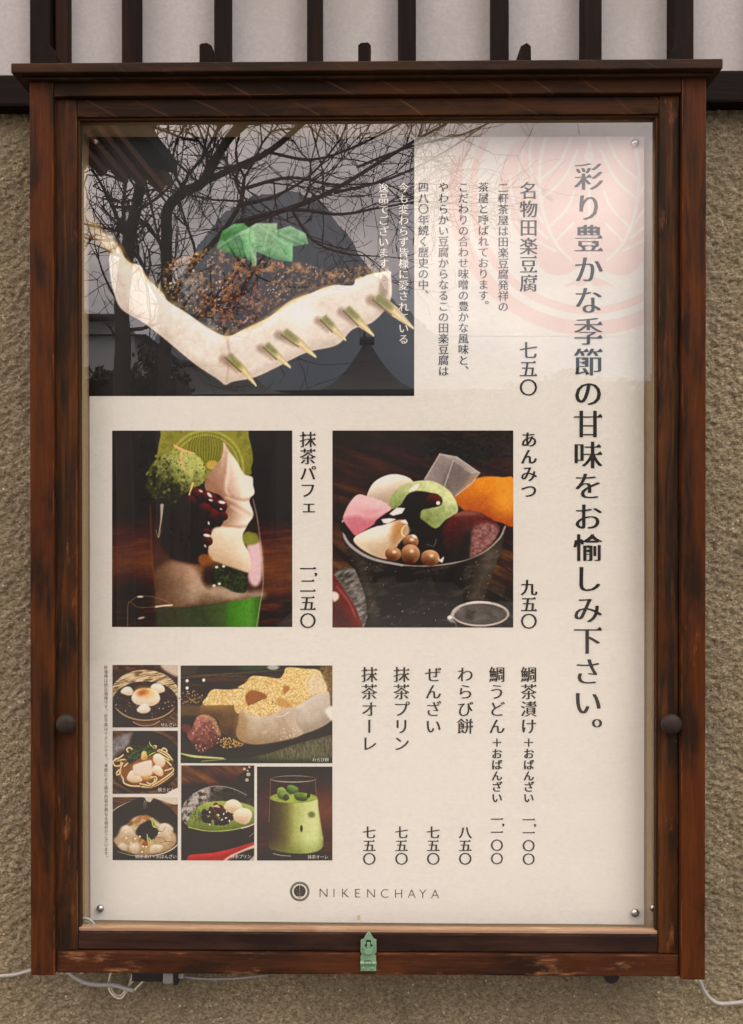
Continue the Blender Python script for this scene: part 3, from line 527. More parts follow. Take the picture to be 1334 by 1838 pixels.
def pic_zenzai():
    p = Pic((203, 1193, 320, 1305), (200, 1190, .09296), 1.6)
    p.img = p.ramp([(30, (70, 44, 28)), (160, (62, 40, 24)), (900, (40, 30, 20)), (1260, (24, 18, 12))]); p.put(np.clip((p.n(120, 4, 1, .3)-.45)*3, 0, 1)*np.clip((200-p.Y)/80, 0, 1), (120, 88, 62), .6)
    p.put(p.poly([(980, 30), (1300, 30), (1300, 260), (1100, 180), (990, 100)], 20), (196, 176, 156))
    p.put(p.poly([(900, 1000), (1300, 930), (1300, 1260), (850, 1260)], 30), np.array((92, 66, 36))+(p.n(120, 9, 8, .6)[..., None]-.5)*150, .9)
    p.put(p.ell(660, 620, 660, 490, .02, 10), (150, 122, 84)); n1 = p.n(150, 8, 7, -.25)
    rim = p.ell(660, 620, 660, 490, .02, 10)*np.clip((700-p.Y)/100, 0, 1); p.put(rim*np.clip((n1-.4)*5, 0, 1), (218, 194, 152), .9); p.put(rim*np.clip((.42-n1)*6, 0, 1), (86, 70, 42), .8)
    p.put(p.ell(660, 740, 625, 390, 0, 12), (44, 22, 15)); s = p.ell(660, 740, 610, 380, 0, 12)
    r = np.random.RandomState(5)
    for i in range(150):
        a = r.rand()*6.28; q = math.sqrt(r.rand()); x, y = 660+580*q*math.cos(a), 740+350*q*math.sin(a)
        k = r.uniform(24, 42); p.vol(p.ell(x, y, k, k*.72, r.rand()*3, 10), (30, 12, 8), (120+r.rand()*30, 58+r.rand()*16, 44), 20, (.3, -.6), None, 0, .28, op=.85)
    p.specks(s*np.clip((p.Y-600)/60, 0, 1), 26, (226, 190, 170), (6, 15), 9)
    p.put((p.ell(660, 620, 660, 490, 0, 8)-p.ell(660, 612, 640, 470, 0, 8)).clip(0, 1)*np.clip((p.Y-800)/100, 0, 1), (190, 156, 110), .8)
    p.put(p.poly([(420, 1110), (700, 1130), (950, 1100), (800, 1195), (560, 1200)], 14), (96, 60, 40)); p.put(p.stroke([(430, 1130), (560, 1190), (700, 1200), (820, 1180), (940, 1110)], 14, soft=10), (206, 160, 110), .8)
    for pts in ([(190, 550), (240, 480), (310, 450), (380, 460), (420, 510), (440, 560), (400, 615), (330, 620), (240, 590)], [(760, 465), (810, 405), (900, 385), (980, 410), (1030, 470), (1035, 540), (930, 580), (850, 560), (790, 500)],
                [(400, 660), (430, 580), (500, 510), (600, 485), (720, 480), (830, 500), (910, 570), (950, 680), (900, 770), (780, 825), (640, 820), (500, 795), (420, 730)],
                [(500, 890), (550, 830), (610, 785), (680, 785), (740, 840), (765, 890), (720, 945), (620, 965), (530, 940)]):
        p.vol(p.poly(pts, 8), (206, 172, 136), (250, 236, 216), 60, (-.1, -.7), None, 0, .68)
    p.put(p.ell(650, 560, 170, 100, .1, 120), (224, 160, 70), .8); p.put(p.ell(610, 565, 90, 50, -.3, 70), (176, 84, 24), .85)
    p.grain(3); return p

def pic_udon():
    p = Pic((203, 1311, 320, 1424), (200, 1308, .09296), 1.6)
    wood_bg(p, (40, 24, 14), (120, 80, 44), .5, 260, 6, 6)
    p.put(p.ell(640, 620, 720, 580, 0, 14), (34, 29, 24)); p.put(p.ell(640, 620, 720, 580, 0, 14)*np.clip(p.n(40, 3)*1.6-.5, 0, 1), (52, 46, 36), .7)
    p.put(p.poly([(20, 230), (200, 120), (420, 60), (380, 180), (330, 330), (120, 480), (60, 560), (20, 560)], 30), np.array((126, 120, 120))+(p.n(60, 14)[..., None]-.5)*70)
    p.put(p.ell(640, 720, 580, 420, 0, 20), (58, 38, 20)); p.put(p.ell(650, 800, 540, 320, 0, 90), (150, 92, 38), .8)
    p.put(p.stroke([(60, 560), (200, 440), (340, 350), (420, 320)], 10, soft=8), (150, 140, 128), .6)
    r = np.random.RandomState(7)
    for c in ([(40, 640), (110, 570), (200, 620), (180, 700), (90, 710), (50, 660)], [(90, 620), (180, 600), (280, 590), (340, 640), (260, 720)], [(230, 660), (190, 760), (200, 880), (240, 960)], [(110, 850), (160, 790), (180, 860), (120, 880)], [(330, 440), (310, 390), (370, 360), (420, 400)],
              [(240, 970), (260, 1040), (380, 1090), (560, 1100)], [(700, 1030), (780, 1060), (850, 980), (780, 920)], [(760, 940), (860, 920), (880, 990), (800, 1050)], [(600, 1110), (800, 1110), (1000, 1010), (1200, 860)], [(800, 1090), (980, 980), (1180, 830), (1200, 760)], [(980, 400), (1020, 370), (1075, 410), (1060, 460)], [(820, 330), (870, 330), (860, 380)], [(900, 420), (1050, 500), (1190, 610)], [(930, 400), (1080, 470), (1180, 590)], [(1000, 560), (1100, 640), (1160, 700)], [(980, 520), (1120, 600)], [(240, 500), (160, 560), (80, 600)], [(1040, 800), (1120, 780), (1180, 750)], [(560, 1050), (680, 1080), (760, 1090)]):
        p.put(p.stroke([(x+6, y+14) for x, y in c], 34, soft=12), (92, 54, 20), .8); p.put(p.stroke(c, 30, soft=8), (206, 166, 104)); p.put(p.stroke([(x-4, y-6) for x, y in c], 12, soft=8), (240, 212, 160), .9)
    g = p.poly([(280, 560), (320, 490), (400, 420), (520, 350), (660, 330), (760, 290), (850, 360), (860, 430), (700, 540), (560, 560), (430, 640), (350, 660)], 12)
    p.put(g, np.array((30, 50, 16))+(p.n(30, 21)[..., None]-.5)*70)
    for i in range(70):
        x, y = r.uniform(300, 830), r.uniform(320, 600); a = r.normal(-.7, .6); L = r.uniform(40, 110)
        p.put(p.stroke([(x, y), (x+L*math.cos(a), y+L*math.sin(a))], [9, 4], False, 6)*gblur(g, 12), (70+r.rand()*110, 116+r.rand()*70, 36+r.rand()*60), .75)
    for c in ([(740, 240), (760, 300), (840, 380)], [(690, 540), (780, 480), (870, 440)]): p.put(p.stroke(c, [6, 18, 8], soft=8), (184, 200, 100))
    for pts in ([(810, 600), (830, 500), (930, 470), (1030, 560), (1040, 680), (960, 740), (860, 680)], [(790, 790), (850, 690), (960, 730), (1010, 850), (960, 910), (850, 860)], [(310, 960), (350, 840), (420, 800), (560, 900), (600, 1000), (430, 1030)], [(440, 690), (580, 640), (770, 600), (790, 740), (790, 870), (640, 910), (460, 890), (430, 780)]):
        p.vol(p.poly(pts, 8), (204, 156, 110), (246, 228, 200), 40, (0, -.7), p.n(50, 3), .12, .66)
    p.put(p.poly([(440, 700), (580, 640), (760, 600), (740, 570), (620, 620), (500, 640), (440, 690)], 12), (190, 92, 84), .85); p.put(p.poly([(450, 720), (780, 640), (790, 860), (640, 905), (460, 880)], 30), (230, 204, 190), .7)
    p.put(p.ell(680, 930, 90, 50, 0, 60), (232, 190, 110), .7)
    p.vol(p.poly([(600, 440), (640, 425), (690, 450), (700, 570), (620, 600), (580, 560)], 8), (170, 128, 54), (240, 214, 136), 40, (-.3, -.6), None, 0, .6)
    p.put(p.poly([(1030, 1260), (1180, 1170), (1300, 1120), (1300, 1260)], 6, False), (226, 210, 188)); p.grain(3); return p

def pic_ochazuke():
    p = Pic((203, 1430, 320, 1543), (200, 1427, .09296), 1.6)
    wood_bg(p, (56, 32, 18), (132, 84, 42), .2, 260, 16, 6)
    p.put(p.ell(640, 640, 700, 570, 0, 14), np.array((34, 30, 26))+(p.n(40, 13)[..., None]-.5)*44)
    p.put(np.clip((p.Y-960)/60, 0, 1)*(1-p.ell(640, 640, 690, 560, 0, 14)), (36, 26, 20), .8)
    p.put(p.stroke([(30, 310), (120, 240), (260, 165), (380, 110)], [12, 10, 3], soft=6), (220, 206, 186), .9)
    rice = p.poly([(50, 860), (130, 760), (210, 600), (320, 560), (430, 440), (570, 390), (720, 400), (860, 470), (960, 540), (1080, 540), (1190, 620), (1200, 700), (1260, 780), (1230, 960), (1060, 1080), (760, 1140), (480, 1130), (240, 1060), (120, 970)], 18)
    p.vol(rice, (150, 118, 74), (216, 192, 154), 90, (0, -.6), p.n(70, 26), .35, .55)
    for pts in ([(220, 620), (330, 580), (420, 660), (430, 780), (300, 800), (200, 740)], [(960, 560), (1080, 540), (1200, 640), (1140, 720), (1150, 830), (1020, 800), (930, 700)], [(790, 960), (960, 950), (1000, 1010), (900, 1090), (760, 1090)], [(140, 970), (220, 910), (320, 960), (300, 1040), (220, 1050)], [(360, 960), (520, 920), (540, 1080), (420, 1110)]):
        p.vol(p.poly(pts, 12), (176, 148, 116), (230, 212, 190), 50, (0, -.7), p.n(40, 5), .2, .6)
    for pts, c in (([(420, 510), (560, 400), (610, 420), (560, 520), (440, 550)], (166, 108, 56)), ([(610, 440), (680, 380), (760, 440), (700, 480)], (176, 104, 50)), ([(520, 830), (620, 860), (560, 900)], (190, 104, 44)), ([(600, 930), (700, 820), (710, 960), (640, 980)], (150, 70, 34)), ([(320, 540), (400, 490), (430, 550), (350, 590)], (126, 90, 36))): p.put(p.poly(pts, 12), c, .9)
    n = p.poly([(480, 720), (540, 590), (640, 520), (740, 470), (830, 540), (900, 660), (930, 700), (860, 790), (780, 850), (660, 860), (560, 800)], 14); p.put(n, (18, 19, 16))
    r = np.random.RandomState(2)
    for i in range(80):
        x, y = r.uniform(490, 900), r.uniform(500, 860); a = r.rand()*6.3; L = r.uniform(30, 90)
        p.put(p.stroke([(x, y), (x+L*math.cos(a), y+L*math.sin(a))], 7, False, 5)*gblur(n, 14), r.choice([(12, 14, 12), (44, 46, 38), (24, 30, 20)][r.randint(3)], 3) if 0 else [(10, 12, 10), (50, 52, 44), (26, 34, 22)][r.randint(3)], .8)
    for c in ([(770, 440), (820, 500), (860, 560)], [(800, 430), (850, 520), (850, 600)], [(700, 740), (710, 840), (740, 950)], [(730, 810), (780, 880), (830, 920)], [(780, 450), (820, 590), (900, 620)]): p.put(p.stroke(c, [12, 26, 16], soft=8), (170, 186, 86))
    for x, y in ((295, 630), (290, 700), (300, 820), (470, 830), (390, 910), (625, 980), (680, 985), (600, 1085), (930, 720), (560, 790), (320, 640)): p.put(p.ell(x, y, 20, 18, 0, 8), (244, 212, 160))
    for c in ([(960, 905), (1060, 885), (1190, 885)], [(930, 700), (1010, 680), (1050, 600)], [(900, 800), (1000, 820), (1060, 880)]): p.put(p.stroke(c, 8, soft=5), (70, 50, 28), .8)
    p.put(p.stroke([(130, 1080), (400, 1150), (700, 1165), (980, 1120), (1180, 1030), (1300, 930)], [4, 8, 12, 18, 16], soft=6), (226, 214, 196), .85)
    p.put(p.poly([(690, 20), (1300, 20), (1300, 170), (1100, 160), (900, 80), (820, 60), (760, 130), (690, 110), (660, 60)], 8), (206, 190, 166)); p.put(p.stroke([(820, 60), (1000, 110), (1200, 175), (1300, 170)], 12, soft=12), (120, 84, 48), .7)
    for x in (650, 685): p.put(p.stroke([(x, 100), (x-12, 180), (x-8, 260)], [12, 8, 3], soft=6), (180, 166, 146), .7)
    p.grain(3); return p

def pic_warabi():
    p = Pic((325, 1194, 597, 1369), (322, 1190, .2084), 1.2)
    wood_bg(p, (30, 22, 15), (84, 64, 42), .06, 160, 21, 7)
    p.put(np.clip((110-p.Y)/40, 0, 1)*np.clip((p.X-150)/20, 0, 1), (26, 34, 20), .9); p.put(p.ell(640, 40, 150, 24, 0, 20), (44, 78, 40), .8); p.put(p.poly([(20, 20), (180, 20), (140, 100), (20, 110)], 8, False), (60, 54, 46))
    p.put(p.stroke([(20, 125), (300, 100), (900, 60)], 10, soft=12), (106, 92, 66), .7); p.put(p.ell(810, 36, 50, 22, 0, 12), (180, 186, 172), .9)
    p.put(np.clip((p.Y-330)/60, 0, 1)*(1-np.clip((p.Y-440)/40, 0, 1)), (112, 86, 46), .7); p.put(np.clip((p.Y-440)/50, 0, 1), (34, 28, 17), .9)
    for x, y in ((72, 152), (215, 146), (72, 214)): p.put(p.ell(x, y, 13, 14, 0, 5), (214, 212, 200))
    p.specks(p.ell(110, 300, 110, 60), 50, (176, 140, 84), (3, 9), 4); p.specks(p.ell(1270, 200, 60, 140), 80, (176, 134, 70), (4, 12), 5)
    p.put(p.poly([(1200, 30), (1330, 30), (1330, 380), (1290, 380)], 20), np.array((120, 92, 46))+(p.n(16, 5)[..., None]-.5)*90, .8)
    p.put(p.poly([(20, 770), (200, 790), (420, 810), (700, 790), (1000, 690), (1330, 600), (1330, 870), (20, 870)], 10), (38, 54, 26)); p.put(p.poly([(640, 800), (900, 720), (1330, 600), (1330, 790), (1000, 830)], 20), np.array((104, 96, 74))+(p.n(30, 8, 3, 1.45)[..., None]-.5)*80, .85)
    p.put(p.stroke([(20, 775), (140, 800), (380, 815)], [10, 20, 12], soft=8), (190, 190, 122)); p.put(p.stroke([(200, 840), (400, 822)], 10, soft=8), (150, 158, 92), .8)
    kin = lambda m, seed: (p.put(m, np.array((222, 184, 116))+(p.n(11, seed, o=3)[..., None]-.5)*np.array((90, 100, 110))), p.specks(m, 60, (246, 224, 176), (3, 8), seed), p.specks(m, 40, (176, 120, 56), (2, 6), seed+1))
    jel = lambda pts, lo, hi, li: p.vol(p.poly(pts, 4), lo, hi, 50, li, p.n(90, 7), .18, .5)
    jel([(195, 360), (300, 350), (520, 350), (510, 480), (490, 640), (360, 590), (340, 500), (240, 440), (190, 430)], (66, 46, 22), (146, 108, 62), (-.2, -.7))
    kin(p.poly([(205, 350), (240, 290), (290, 228), (420, 228), (560, 225), (600, 340), (500, 360), (380, 358), (280, 362)], 3), 3)
    jel([(880, 380), (1010, 360), (1260, 230), (1300, 360), (1300, 500), (1060, 610), (960, 560)], (150, 132, 108), (222, 208, 196), (-.2, -.5))
    kin(p.poly([(505, 210), (570, 170), (630, 112), (760, 118), (860, 132), (900, 90), (930, 38), (1080, 48), (1200, 60), (1240, 140), (1270, 230), (1150, 280), (980, 385), (880, 370), (800, 330), (700, 310), (600, 370), (540, 430), (490, 420), (480, 350), (560, 230)], 3), 9)
    p.put(p.poly([(570, 290), (610, 238), (680, 240), (755, 275), (740, 310), (660, 330), (600, 368)], 5), (150, 92, 40)); p.put(p.poly([(895, 260), (900, 195), (950, 200), (940, 240), (860, 290)], 6), (168, 106, 50), .9); p.put(p.poly([(830, 310), (900, 300), (980, 385), (880, 375)], 6), (190, 136, 70), .8)
    p.put(p.poly([(1100, 160), (1180, 70), (1230, 120), (1265, 220), (1130, 280)], 16), np.array((216, 196, 160))+(p.n(14, 4)[..., None]-.5)*60, .85); p.put(p.poly([(1255, 400), (1330, 370), (1330, 500), (1290, 470)], 8), (228, 224, 214), .9)
    jel([(530, 390), (620, 440), (760, 450), (900, 390), (1000, 390), (1010, 520), (1060, 610), (880, 680), (700, 700), (560, 680), (495, 620), (510, 500)], (140, 112, 74), (214, 198, 182), (.4, -.5))
    p.put(p.poly([(500, 440), (570, 430), (580, 690), (500, 640)], 25), (168, 128, 74), .6)
    kin(p.poly([(540, 405), (620, 360), (740, 308), (820, 345), (900, 388), (820, 430), (720, 460), (620, 440)], 3), 15)
    p.put(p.stroke([(840, 460), (900, 450), (940, 420)], 6, soft=6), (240, 230, 222), .7); p.put(p.ell(735, 590, 24, 18, 0, 8), (190, 168, 140), .8); p.specks(p.ell(900, 620, 120, 60, -.3), 30, (244, 236, 226), (2, 6), 8)
    bean = p.poly([(70, 620), (110, 560), (160, 460), (230, 440), (310, 480), (345, 560), (365, 620), (330, 690), (250, 750), (190, 770), (140, 720)], 4)
    p.vol(bean, (70, 30, 28), (186, 118, 104), 50, (-.1, -.6), p.n(26, 43, o=5), .5, .5); p.put(bean*p.poly([(160, 460), (240, 440), (330, 500), (365, 620), (320, 600), (270, 490)], 8), np.array((170, 130, 84))+(p.n(9, 3)[..., None]-.5)*120, .8)
    p.put(p.ell(70, 560, 50, 34, .5, 12), (120, 56, 48), .8); p.specks(bean, 40, (226, 180, 164), (4, 9), 7, .7)
    p.specks(p.poly([(360, 650), (440, 640), (560, 700), (440, 730), (370, 720)], 2), 120, (206, 160, 84), (3, 8), 6)
    p.put(p.poly([(330, 750), (520, 720), (760, 690), (1000, 640), (1330, 525), (1330, 600), (1000, 690), (760, 770), (560, 800), (380, 770)], 5), (30, 19, 14)); p.put(p.stroke([(760, 695), (1000, 645), (1320, 535)], 5, soft=6), (84, 60, 44), .7)
    p.grain(3); return p

def pic_purin():
    p = Pic((326, 1373, 457, 1543), (322, 1370, .2084), 1.5)
    wood_bg(p, (40, 24, 14), (128, 78, 40), .55, 300, 24, 5)
    p.put(np.clip((p.Y-150)/60, 0, 1), (28, 23, 19), .96); p.put(p.poly([(540, 90), (660, 60), (660, 400), (520, 200)], 12), (18, 15, 14))
    for x, y, r in ((562, 46, 12), (604, 30, 10), (596, 92, 18), (584, 140, 16), (590, 60, 8)): p.put(p.ell(x, y, r, r*.9, 0, 5), (206, 186, 154), .85)
    p.put(p.poly([(120, 560), (660, 560), (660, 840), (15, 840), (15, 560)], 20), np.array((36, 30, 25))+(p.n(30, 2)[..., None]-.5)*26)
    pl = p.poly([(22, 440), (40, 350), (110, 270), (220, 215), (330, 195), (460, 215), (580, 270), (680, 360), (680, 500), (560, 555), (350, 590), (180, 570), (60, 520)], 3)
    n1 = p.n(26, 5, 1, 0, 5); m = np.clip((330-np.hypot(p.X-120, p.Y-330))/200, 0, 1)
    p.put(pl, np.array((52, 46, 40))+((n1-.5)*150)[..., None]); p.put(pl*m*np.clip(n1*2.4-.6, 0, 1), (196, 186, 178), .85)
    p.put(p.poly([(240, 320), (330, 230), (470, 235), (600, 300), (640, 350), (420, 330)], 16), (44, 40, 32), .8); p.put(p.stroke([(120, 265), (220, 212), (330, 193), (460, 213), (580, 268)], 6, soft=5), (200, 190, 180), .7)
    gr = p.poly([(80, 540), (90, 460), (130, 400), (200, 350), (300, 325), (420, 322), (560, 340), (660, 390), (660, 490), (560, 545), (400, 575), (250, 575), (140, 560)], 2)
    p.vol(gr, (84, 100, 30), (160, 178, 76), 40, (0, -.6), p.n(40, 8), .2, .55); p.put(gr*p.ell(170, 440, 90, 70, .3, 60)*np.clip(p.n(12, 9)*2.4-.7, 0, 1), (70, 70, 48), .8)
    p.put(p.stroke([(85, 545), (250, 577), (420, 572), (560, 545)], 7, soft=6), (196, 204, 110), .8)
    r = np.random.RandomState(4)
    for i in range(60):
        a = r.rand()*6.28; q = math.sqrt(r.rand()); x, y = 330+130*q*math.cos(a), 445+85*q*math.sin(a); k = r.uniform(18, 30)
        p.vol(p.ell(x, y, k, k*.8, r.rand()*3, 5), (26, 8, 8), (104+r.rand()*40 if 270 < x < 410 else 62, 32, 28), 14, (.3, -.6), None, 0, .35)
    for x, y in ((265, 415), (340, 440), (385, 430), (410, 410), (435, 490), (320, 365), (265, 520), (370, 480), (405, 465)): p.put(p.ell(x, y, 10, 6, x, 3), (238, 206, 196), .9)
    p.put(p.poly([(280, 370), (330, 352), (355, 380), (320, 372)], 3), (222, 176, 140))
    for pts in ([(385, 370), (420, 320), (470, 306), (520, 330), (545, 380), (500, 420), (450, 425), (410, 400)], [(470, 470), (480, 410), (540, 380), (600, 390), (628, 430), (610, 490), (570, 520), (510, 505)]):
        p.vol(p.poly(pts, 3), (184, 150, 112), (244, 226, 196), 40, (.1, -.7), None, 0, .62)
    p.put(p.stroke([(540, 552), (600, 535), (660, 508)], 10, soft=5), (206, 196, 180)); p.put(p.stroke([(605, 625), (655, 580)], 5, soft=4), (170, 160, 146), .7)
    p.vol(p.poly([(75, 810), (110, 780), (300, 760), (480, 720), (660, 670), (660, 710), (520, 760), (400, 840), (100, 840)], 3), (100, 14, 12), (196, 44, 38), 26, (-.1, -.8), None, 0, .55)
    p.put(p.poly([(370, 840), (430, 790), (560, 730), (660, 690), (660, 715), (560, 750), (450, 800), (400, 840)], 4), (232, 196, 176), .85); p.put(p.poly([(590, 840), (660, 770), (660, 840)], 4, False), (216, 202, 182), .8)
    p.grain(3); return p

def pic_latte():
    p = Pic((462, 1375, 597, 1543), (322, 1370, .2084), 1.5)
    p.img = p.ramp([(20, (24, 20, 16)), (130, (40, 26, 18)), (250, (84, 46, 24)), (420, (110, 60, 28)), (600, (66, 36, 20)), (840, (50, 31, 20))])
    p.put(np.clip((900-p.X)/260, 0, 1), (40, 22, 14), .75); p.put(np.clip((p.Y-600)/40, 0, 1)*np.clip(p.n(160, 4, 7, -.1)*2.4-.8, 0, 1), (98, 64, 36), .5); p.put(p.ell(980, 790, 260, 40, 0, 40), (18, 12, 8), .8)
    p.put(p.poly([(788, 130), (1170, 140), (1180, 300), (780, 310)], 4, False), (52, 38, 26), .6)
    b = p.poly([(785, 300), (900, 325), (1050, 325), (1180, 295), (1200, 400), (1225, 560), (1240, 660), (1220, 730), (1120, 765), (950, 765), (830, 740), (770, 700), (775, 500)], 4)
    p.put(b, p.ramp([(770, (56, 42, 20)), (860, (78, 66, 30)), (930, (112, 106, 48)), (1000, (168, 174, 94)), (1090, (192, 200, 122)), (1180, (196, 206, 132)), (1240, (150, 164, 80))], 'x'))
    p.put(b*np.clip((p.Y-640)/110, 0, 1), (110, 124, 48), .6); p.put(b*p.ell(1140, 500, 60, 200, .1, 100), (206, 214, 150), .5)
    p.put(p.ell(985, 292, 202, 46, 0, 4), (140, 156, 54)); p.put(p.ell(985, 296, 190, 34, 0, 10)*np.clip(p.n(40, 4)*2-.5, 0, 1), (176, 188, 88), .8)
    for pts, c in (([(850, 215), (900, 205), (940, 270), (900, 310), (850, 285)], (118, 140, 62)), ([(930, 200), (960, 182), (1020, 205), (1020, 245), (950, 260)], (84, 120, 50)), ([(990, 260), (1050, 250), (1110, 290), (1080, 320), (1010, 310)], (78, 108, 36)), ([(900, 280), (930, 260), (950, 300), (910, 318)], (50, 70, 26))): p.vol(p.poly(pts, 3), [v*.55 for v in c], [min(255, v*1.35) for v in c], 18, (.2, -.7), p.n(20, 3), .2, .5)
    p.put(p.ell(1140, 438, 30, 26, 0, 20), (96, 110, 52), .9); p.put(p.ell(1053, 556, 12, 28, 0, 8), (48, 54, 24))
    p.put(p.stroke([(1135, 150), (1112, 280)], 28, False, 4), (20, 14, 12))
    p.put((p.ell(985, 132, 196, 30, 0, 4)-p.ell(985, 130, 188, 23, 0, 4)).clip(0, 1), (196, 178, 150), .75)
    for c in ([(789, 132), (784, 300), (776, 500)], [(1172, 140), (1184, 300), (1225, 560), (1240, 660)]): p.put(p.stroke(c, 5, soft=5), (170, 150, 110), .5)
    p.put(p.stroke([(815, 770), (880, 785), (960, 790)], 8, soft=6), (190, 180, 160), .7); p.grain(3); return p

PICS = [('tofu', pic_tofu), ('parfait', pic_parfait), ('anmitsu', pic_anmitsu), ('zenzai', pic_zenzai), ('udon', pic_udon), ('ochazuke', pic_ochazuke), ('warabi', pic_warabi), ('purin', pic_purin), ('latte', pic_latte)]

# ================================================================ ground and walls
N = 40
mesh('ground', [(-80, -160, 0), (80, -160, 0), (80, .12, 0), (-80, .12, 0)], [(0, 1, 2, 3)], M['ground']); tag(bpy.data.objects['ground'], kind='structure')

WALL_Y, POST_Y, SASH_Y, LID_Y = .05, -.038, -.032, -.050
beam_top, beam_bot = W(25, 138, .036)[2], W(25, 195, .036)[2]
# earthen wall: real relief, fine where the photograph looks
gx = np.concatenate([np.linspace(-3, -.55, 40)[:-1], np.arange(-.55, .55, .0016), np.linspace(.55, 3, 40)])
gz = np.concatenate([np.linspace(0, ZC-.70, 24)[:-1], np.arange(ZC-.70, beam_top-.004, .0016)])
GX, GZ = np.meshgrid(gx, gz)
rel = fbm(GX/.0048, GZ/.0038, 11, 2)-.5; rel2 = fbm(GX/.05, GZ/.05, 12, 3)-.5
GY = WALL_Y-.0048*rel-.002*rel2
V = np.stack([GX, GY, GZ], -1).reshape(-1, 3); nx_, nz_ = len(gx), len(gz)
def grid_faces(nx, ny):
    i = np.arange(nx-1)[None, :]+np.arange(ny-1)[:, None]*nx
    return np.stack([i, i+1, i+nx+1, i+nx], -1).reshape(-1, 4)
def fastgrid(name, V, nx, ny, mat, parent=None, flip=False, smooth=True):
    F = grid_faces(nx, ny); F = F[:, ::-1] if flip else F
    me = bpy.data.meshes.new(name); me.vertices.add(len(V)); me.vertices.foreach_set('co', np.ascontiguousarray(V, np.float32).ravel())
    me.loops.add(F.size); me.loops.foreach_set('vertex_index', F.ravel().astype(np.int32)); me.polygons.add(len(F))
    me.polygons.foreach_set('loop_start', np.arange(0, F.size, 4, dtype=np.int32)); me.polygons.foreach_set('loop_total', np.full(len(F), 4, np.int32))
    me.update(calc_edges=True); me.polygons.foreach_set('use_smooth', np.full(len(F), smooth)); me.materials.append(mat)
    return link(bpy.data.objects.new(name, me), parent)
tag(fastgrid('earthen_wall', V, nx_, nz_, M['earth']), 'rough olive brown earthen plaster wall behind and below the menu case', 'wall')

lat = tag(empty('lattice_band'), 'dark wooden lattice over white plaster along the top, above the menu case', 'lattice wall'); 
top = ZC+.95
box('plaster_panel', -3, 3, .078, .12, beam_top-.03, top, M['plaster'], lat, bevel=0)
box('beam', -3, 3, .030, .0775, beam_bot, beam_top, M['beam'], lat, bevel=.003)
for a, b in ((53, 90), (218, 246), (384, 411), (551, 578), (715, 747), (884, 914), (1048, 1081), (1209, 1246)):
    x0, x1 = W(a, 60, .052)[0], W(b, 60, .052)[0]; box('batten', x0, x1, .052, .0775, beam_top+.001, top, M['batten'], lat, bevel=.002)
for k in (-6, -5, -4, -3, -2, -1, 8, 9, 10, 11, 12):
    x0 = W(53+165.2*k, 60, .052)[0]; box('batten', x0, x0+.019, .052, .0775, beam_top+.001, top, M['batten'], lat, bevel=.002)
x0, x1 = W(99, 60, .06)[0], W(120, 60, .06)[0]; box('slim_batten', x0, x1, .060, .0775, beam_top+.001, top, M['battenr'], lat, bevel=.0015)

# ================================================================ the display case
case = tag(empty('menu_display_case'), 'dark stained wooden menu display case with glazed door on the earthen wall', 'display case'); case.location = (0, 0, 0)
zb = W(667, 1755.5, POST_Y)[2]; zt = W(667, 127, LID_Y)[2]
lx0, lx1 = W(53.5, 945, POST_Y)[0], W(97, 945, POST_Y)[0]; rx0, rx1 = W(1223.5, 945, POST_Y)[0], W(1267.5, 945, POST_Y)[0]
box('outer_post', lx0, lx1, POST_Y, .049, zb, zt, M['post'], case, bevel=.0018); box('outer_post', rx0, rx1, POST_Y, .049, zb, zt, M['post'], case, bevel=.0018)
z1 = W(667, 169.5, POST_Y+.001)[2]; box('outer_rail', lx1+.0004, rx0-.0004, POST_Y+.001, .049, z1, zt, M['rail'], case)
z2 = W(667, 1711.5, -.0335)[2]; box('outer_rail', lx1+.0004, rx0-.0004, -.0335, .049, zb+.0006, z2, M['sill'], case, bevel=.0018)
sx0, sx1 = W(100.2, 945, SASH_Y)[0], W(138.7, 945, SASH_Y)[0]; tx0, tx1 = W(1182.8, 945, SASH_Y)[0], W(1218.6, 945, SASH_Y)[0]
sz1 = W(667, 174.5, SASH_Y)[2]; sz0 = z2+.0008; rz1 = W(667, 206.5, SASH_Y)[2]; rz0 = W(667, 1676, SASH_Y)[2]
for a, b in ((lx1, sx1-.012), (tx0+.012, rx0)): box('casing_board', a, b, -.0165, .046, z2+.02, z1-.02, M['inner'], case)
for a, b in ((z1-.010, z1), (z2, z2+.007)): box('casing_board', lx1, rx0, -.0165, .046, a, b, M['inner'], case)
box('backboard', lx1, rx0, .002, .008, z2, z1, M['board'], case, bevel=0)
# lid
lid = box('lid', W(19.5, 118, LID_Y)[0], W(1298, 118, LID_Y)[0], LID_Y, .0505, zt+.0004, W(667, 109, LID_Y)[2], M['lid'], case, bevel=.0012)
box('cove', lx0-.006, rx1+.006, POST_Y-.005, .0498, zt-.0035, zt, M['lid'], lid, bevel=.0015)
lz = W(667, 109, LID_Y)[2]
def peg(pts, th=.014):
    f = [W(x, y, .02) for x, y in pts]; bm = bmesh.new()
    a = [bm.verts.new(p) for p in f]; b = [bm.verts.new((p[0], p[1]+th, p[2]+.001)) for p in f]; bm.faces.new(a); bm.faces.new(b[::-1])
    for i in range(len(a)): bm.faces.new((a[i], b[i], b[(i+1) % len(a)], a[(i+1) % len(a)]))
    from_bm('peg', bm, M['batten'], lid)
peg([(358, 125), (358, 81), (361, 78), (372, 77), (380, 82), (383, 125)]); peg([(643, 125), (643, 81), (648, 77), (661, 76), (666, 82), (665, 125)]); peg([(921, 125), (935, 83), (946, 77), (953, 83), (954, 125)])
peg([(54, 125), (62, 92), (80, 80), (90, 80), (100, 98), (101, 125)]); peg([(1205, 125), (1210, 88), (1216, 76), (1222, 74), (1226, 84), (1225, 125)])
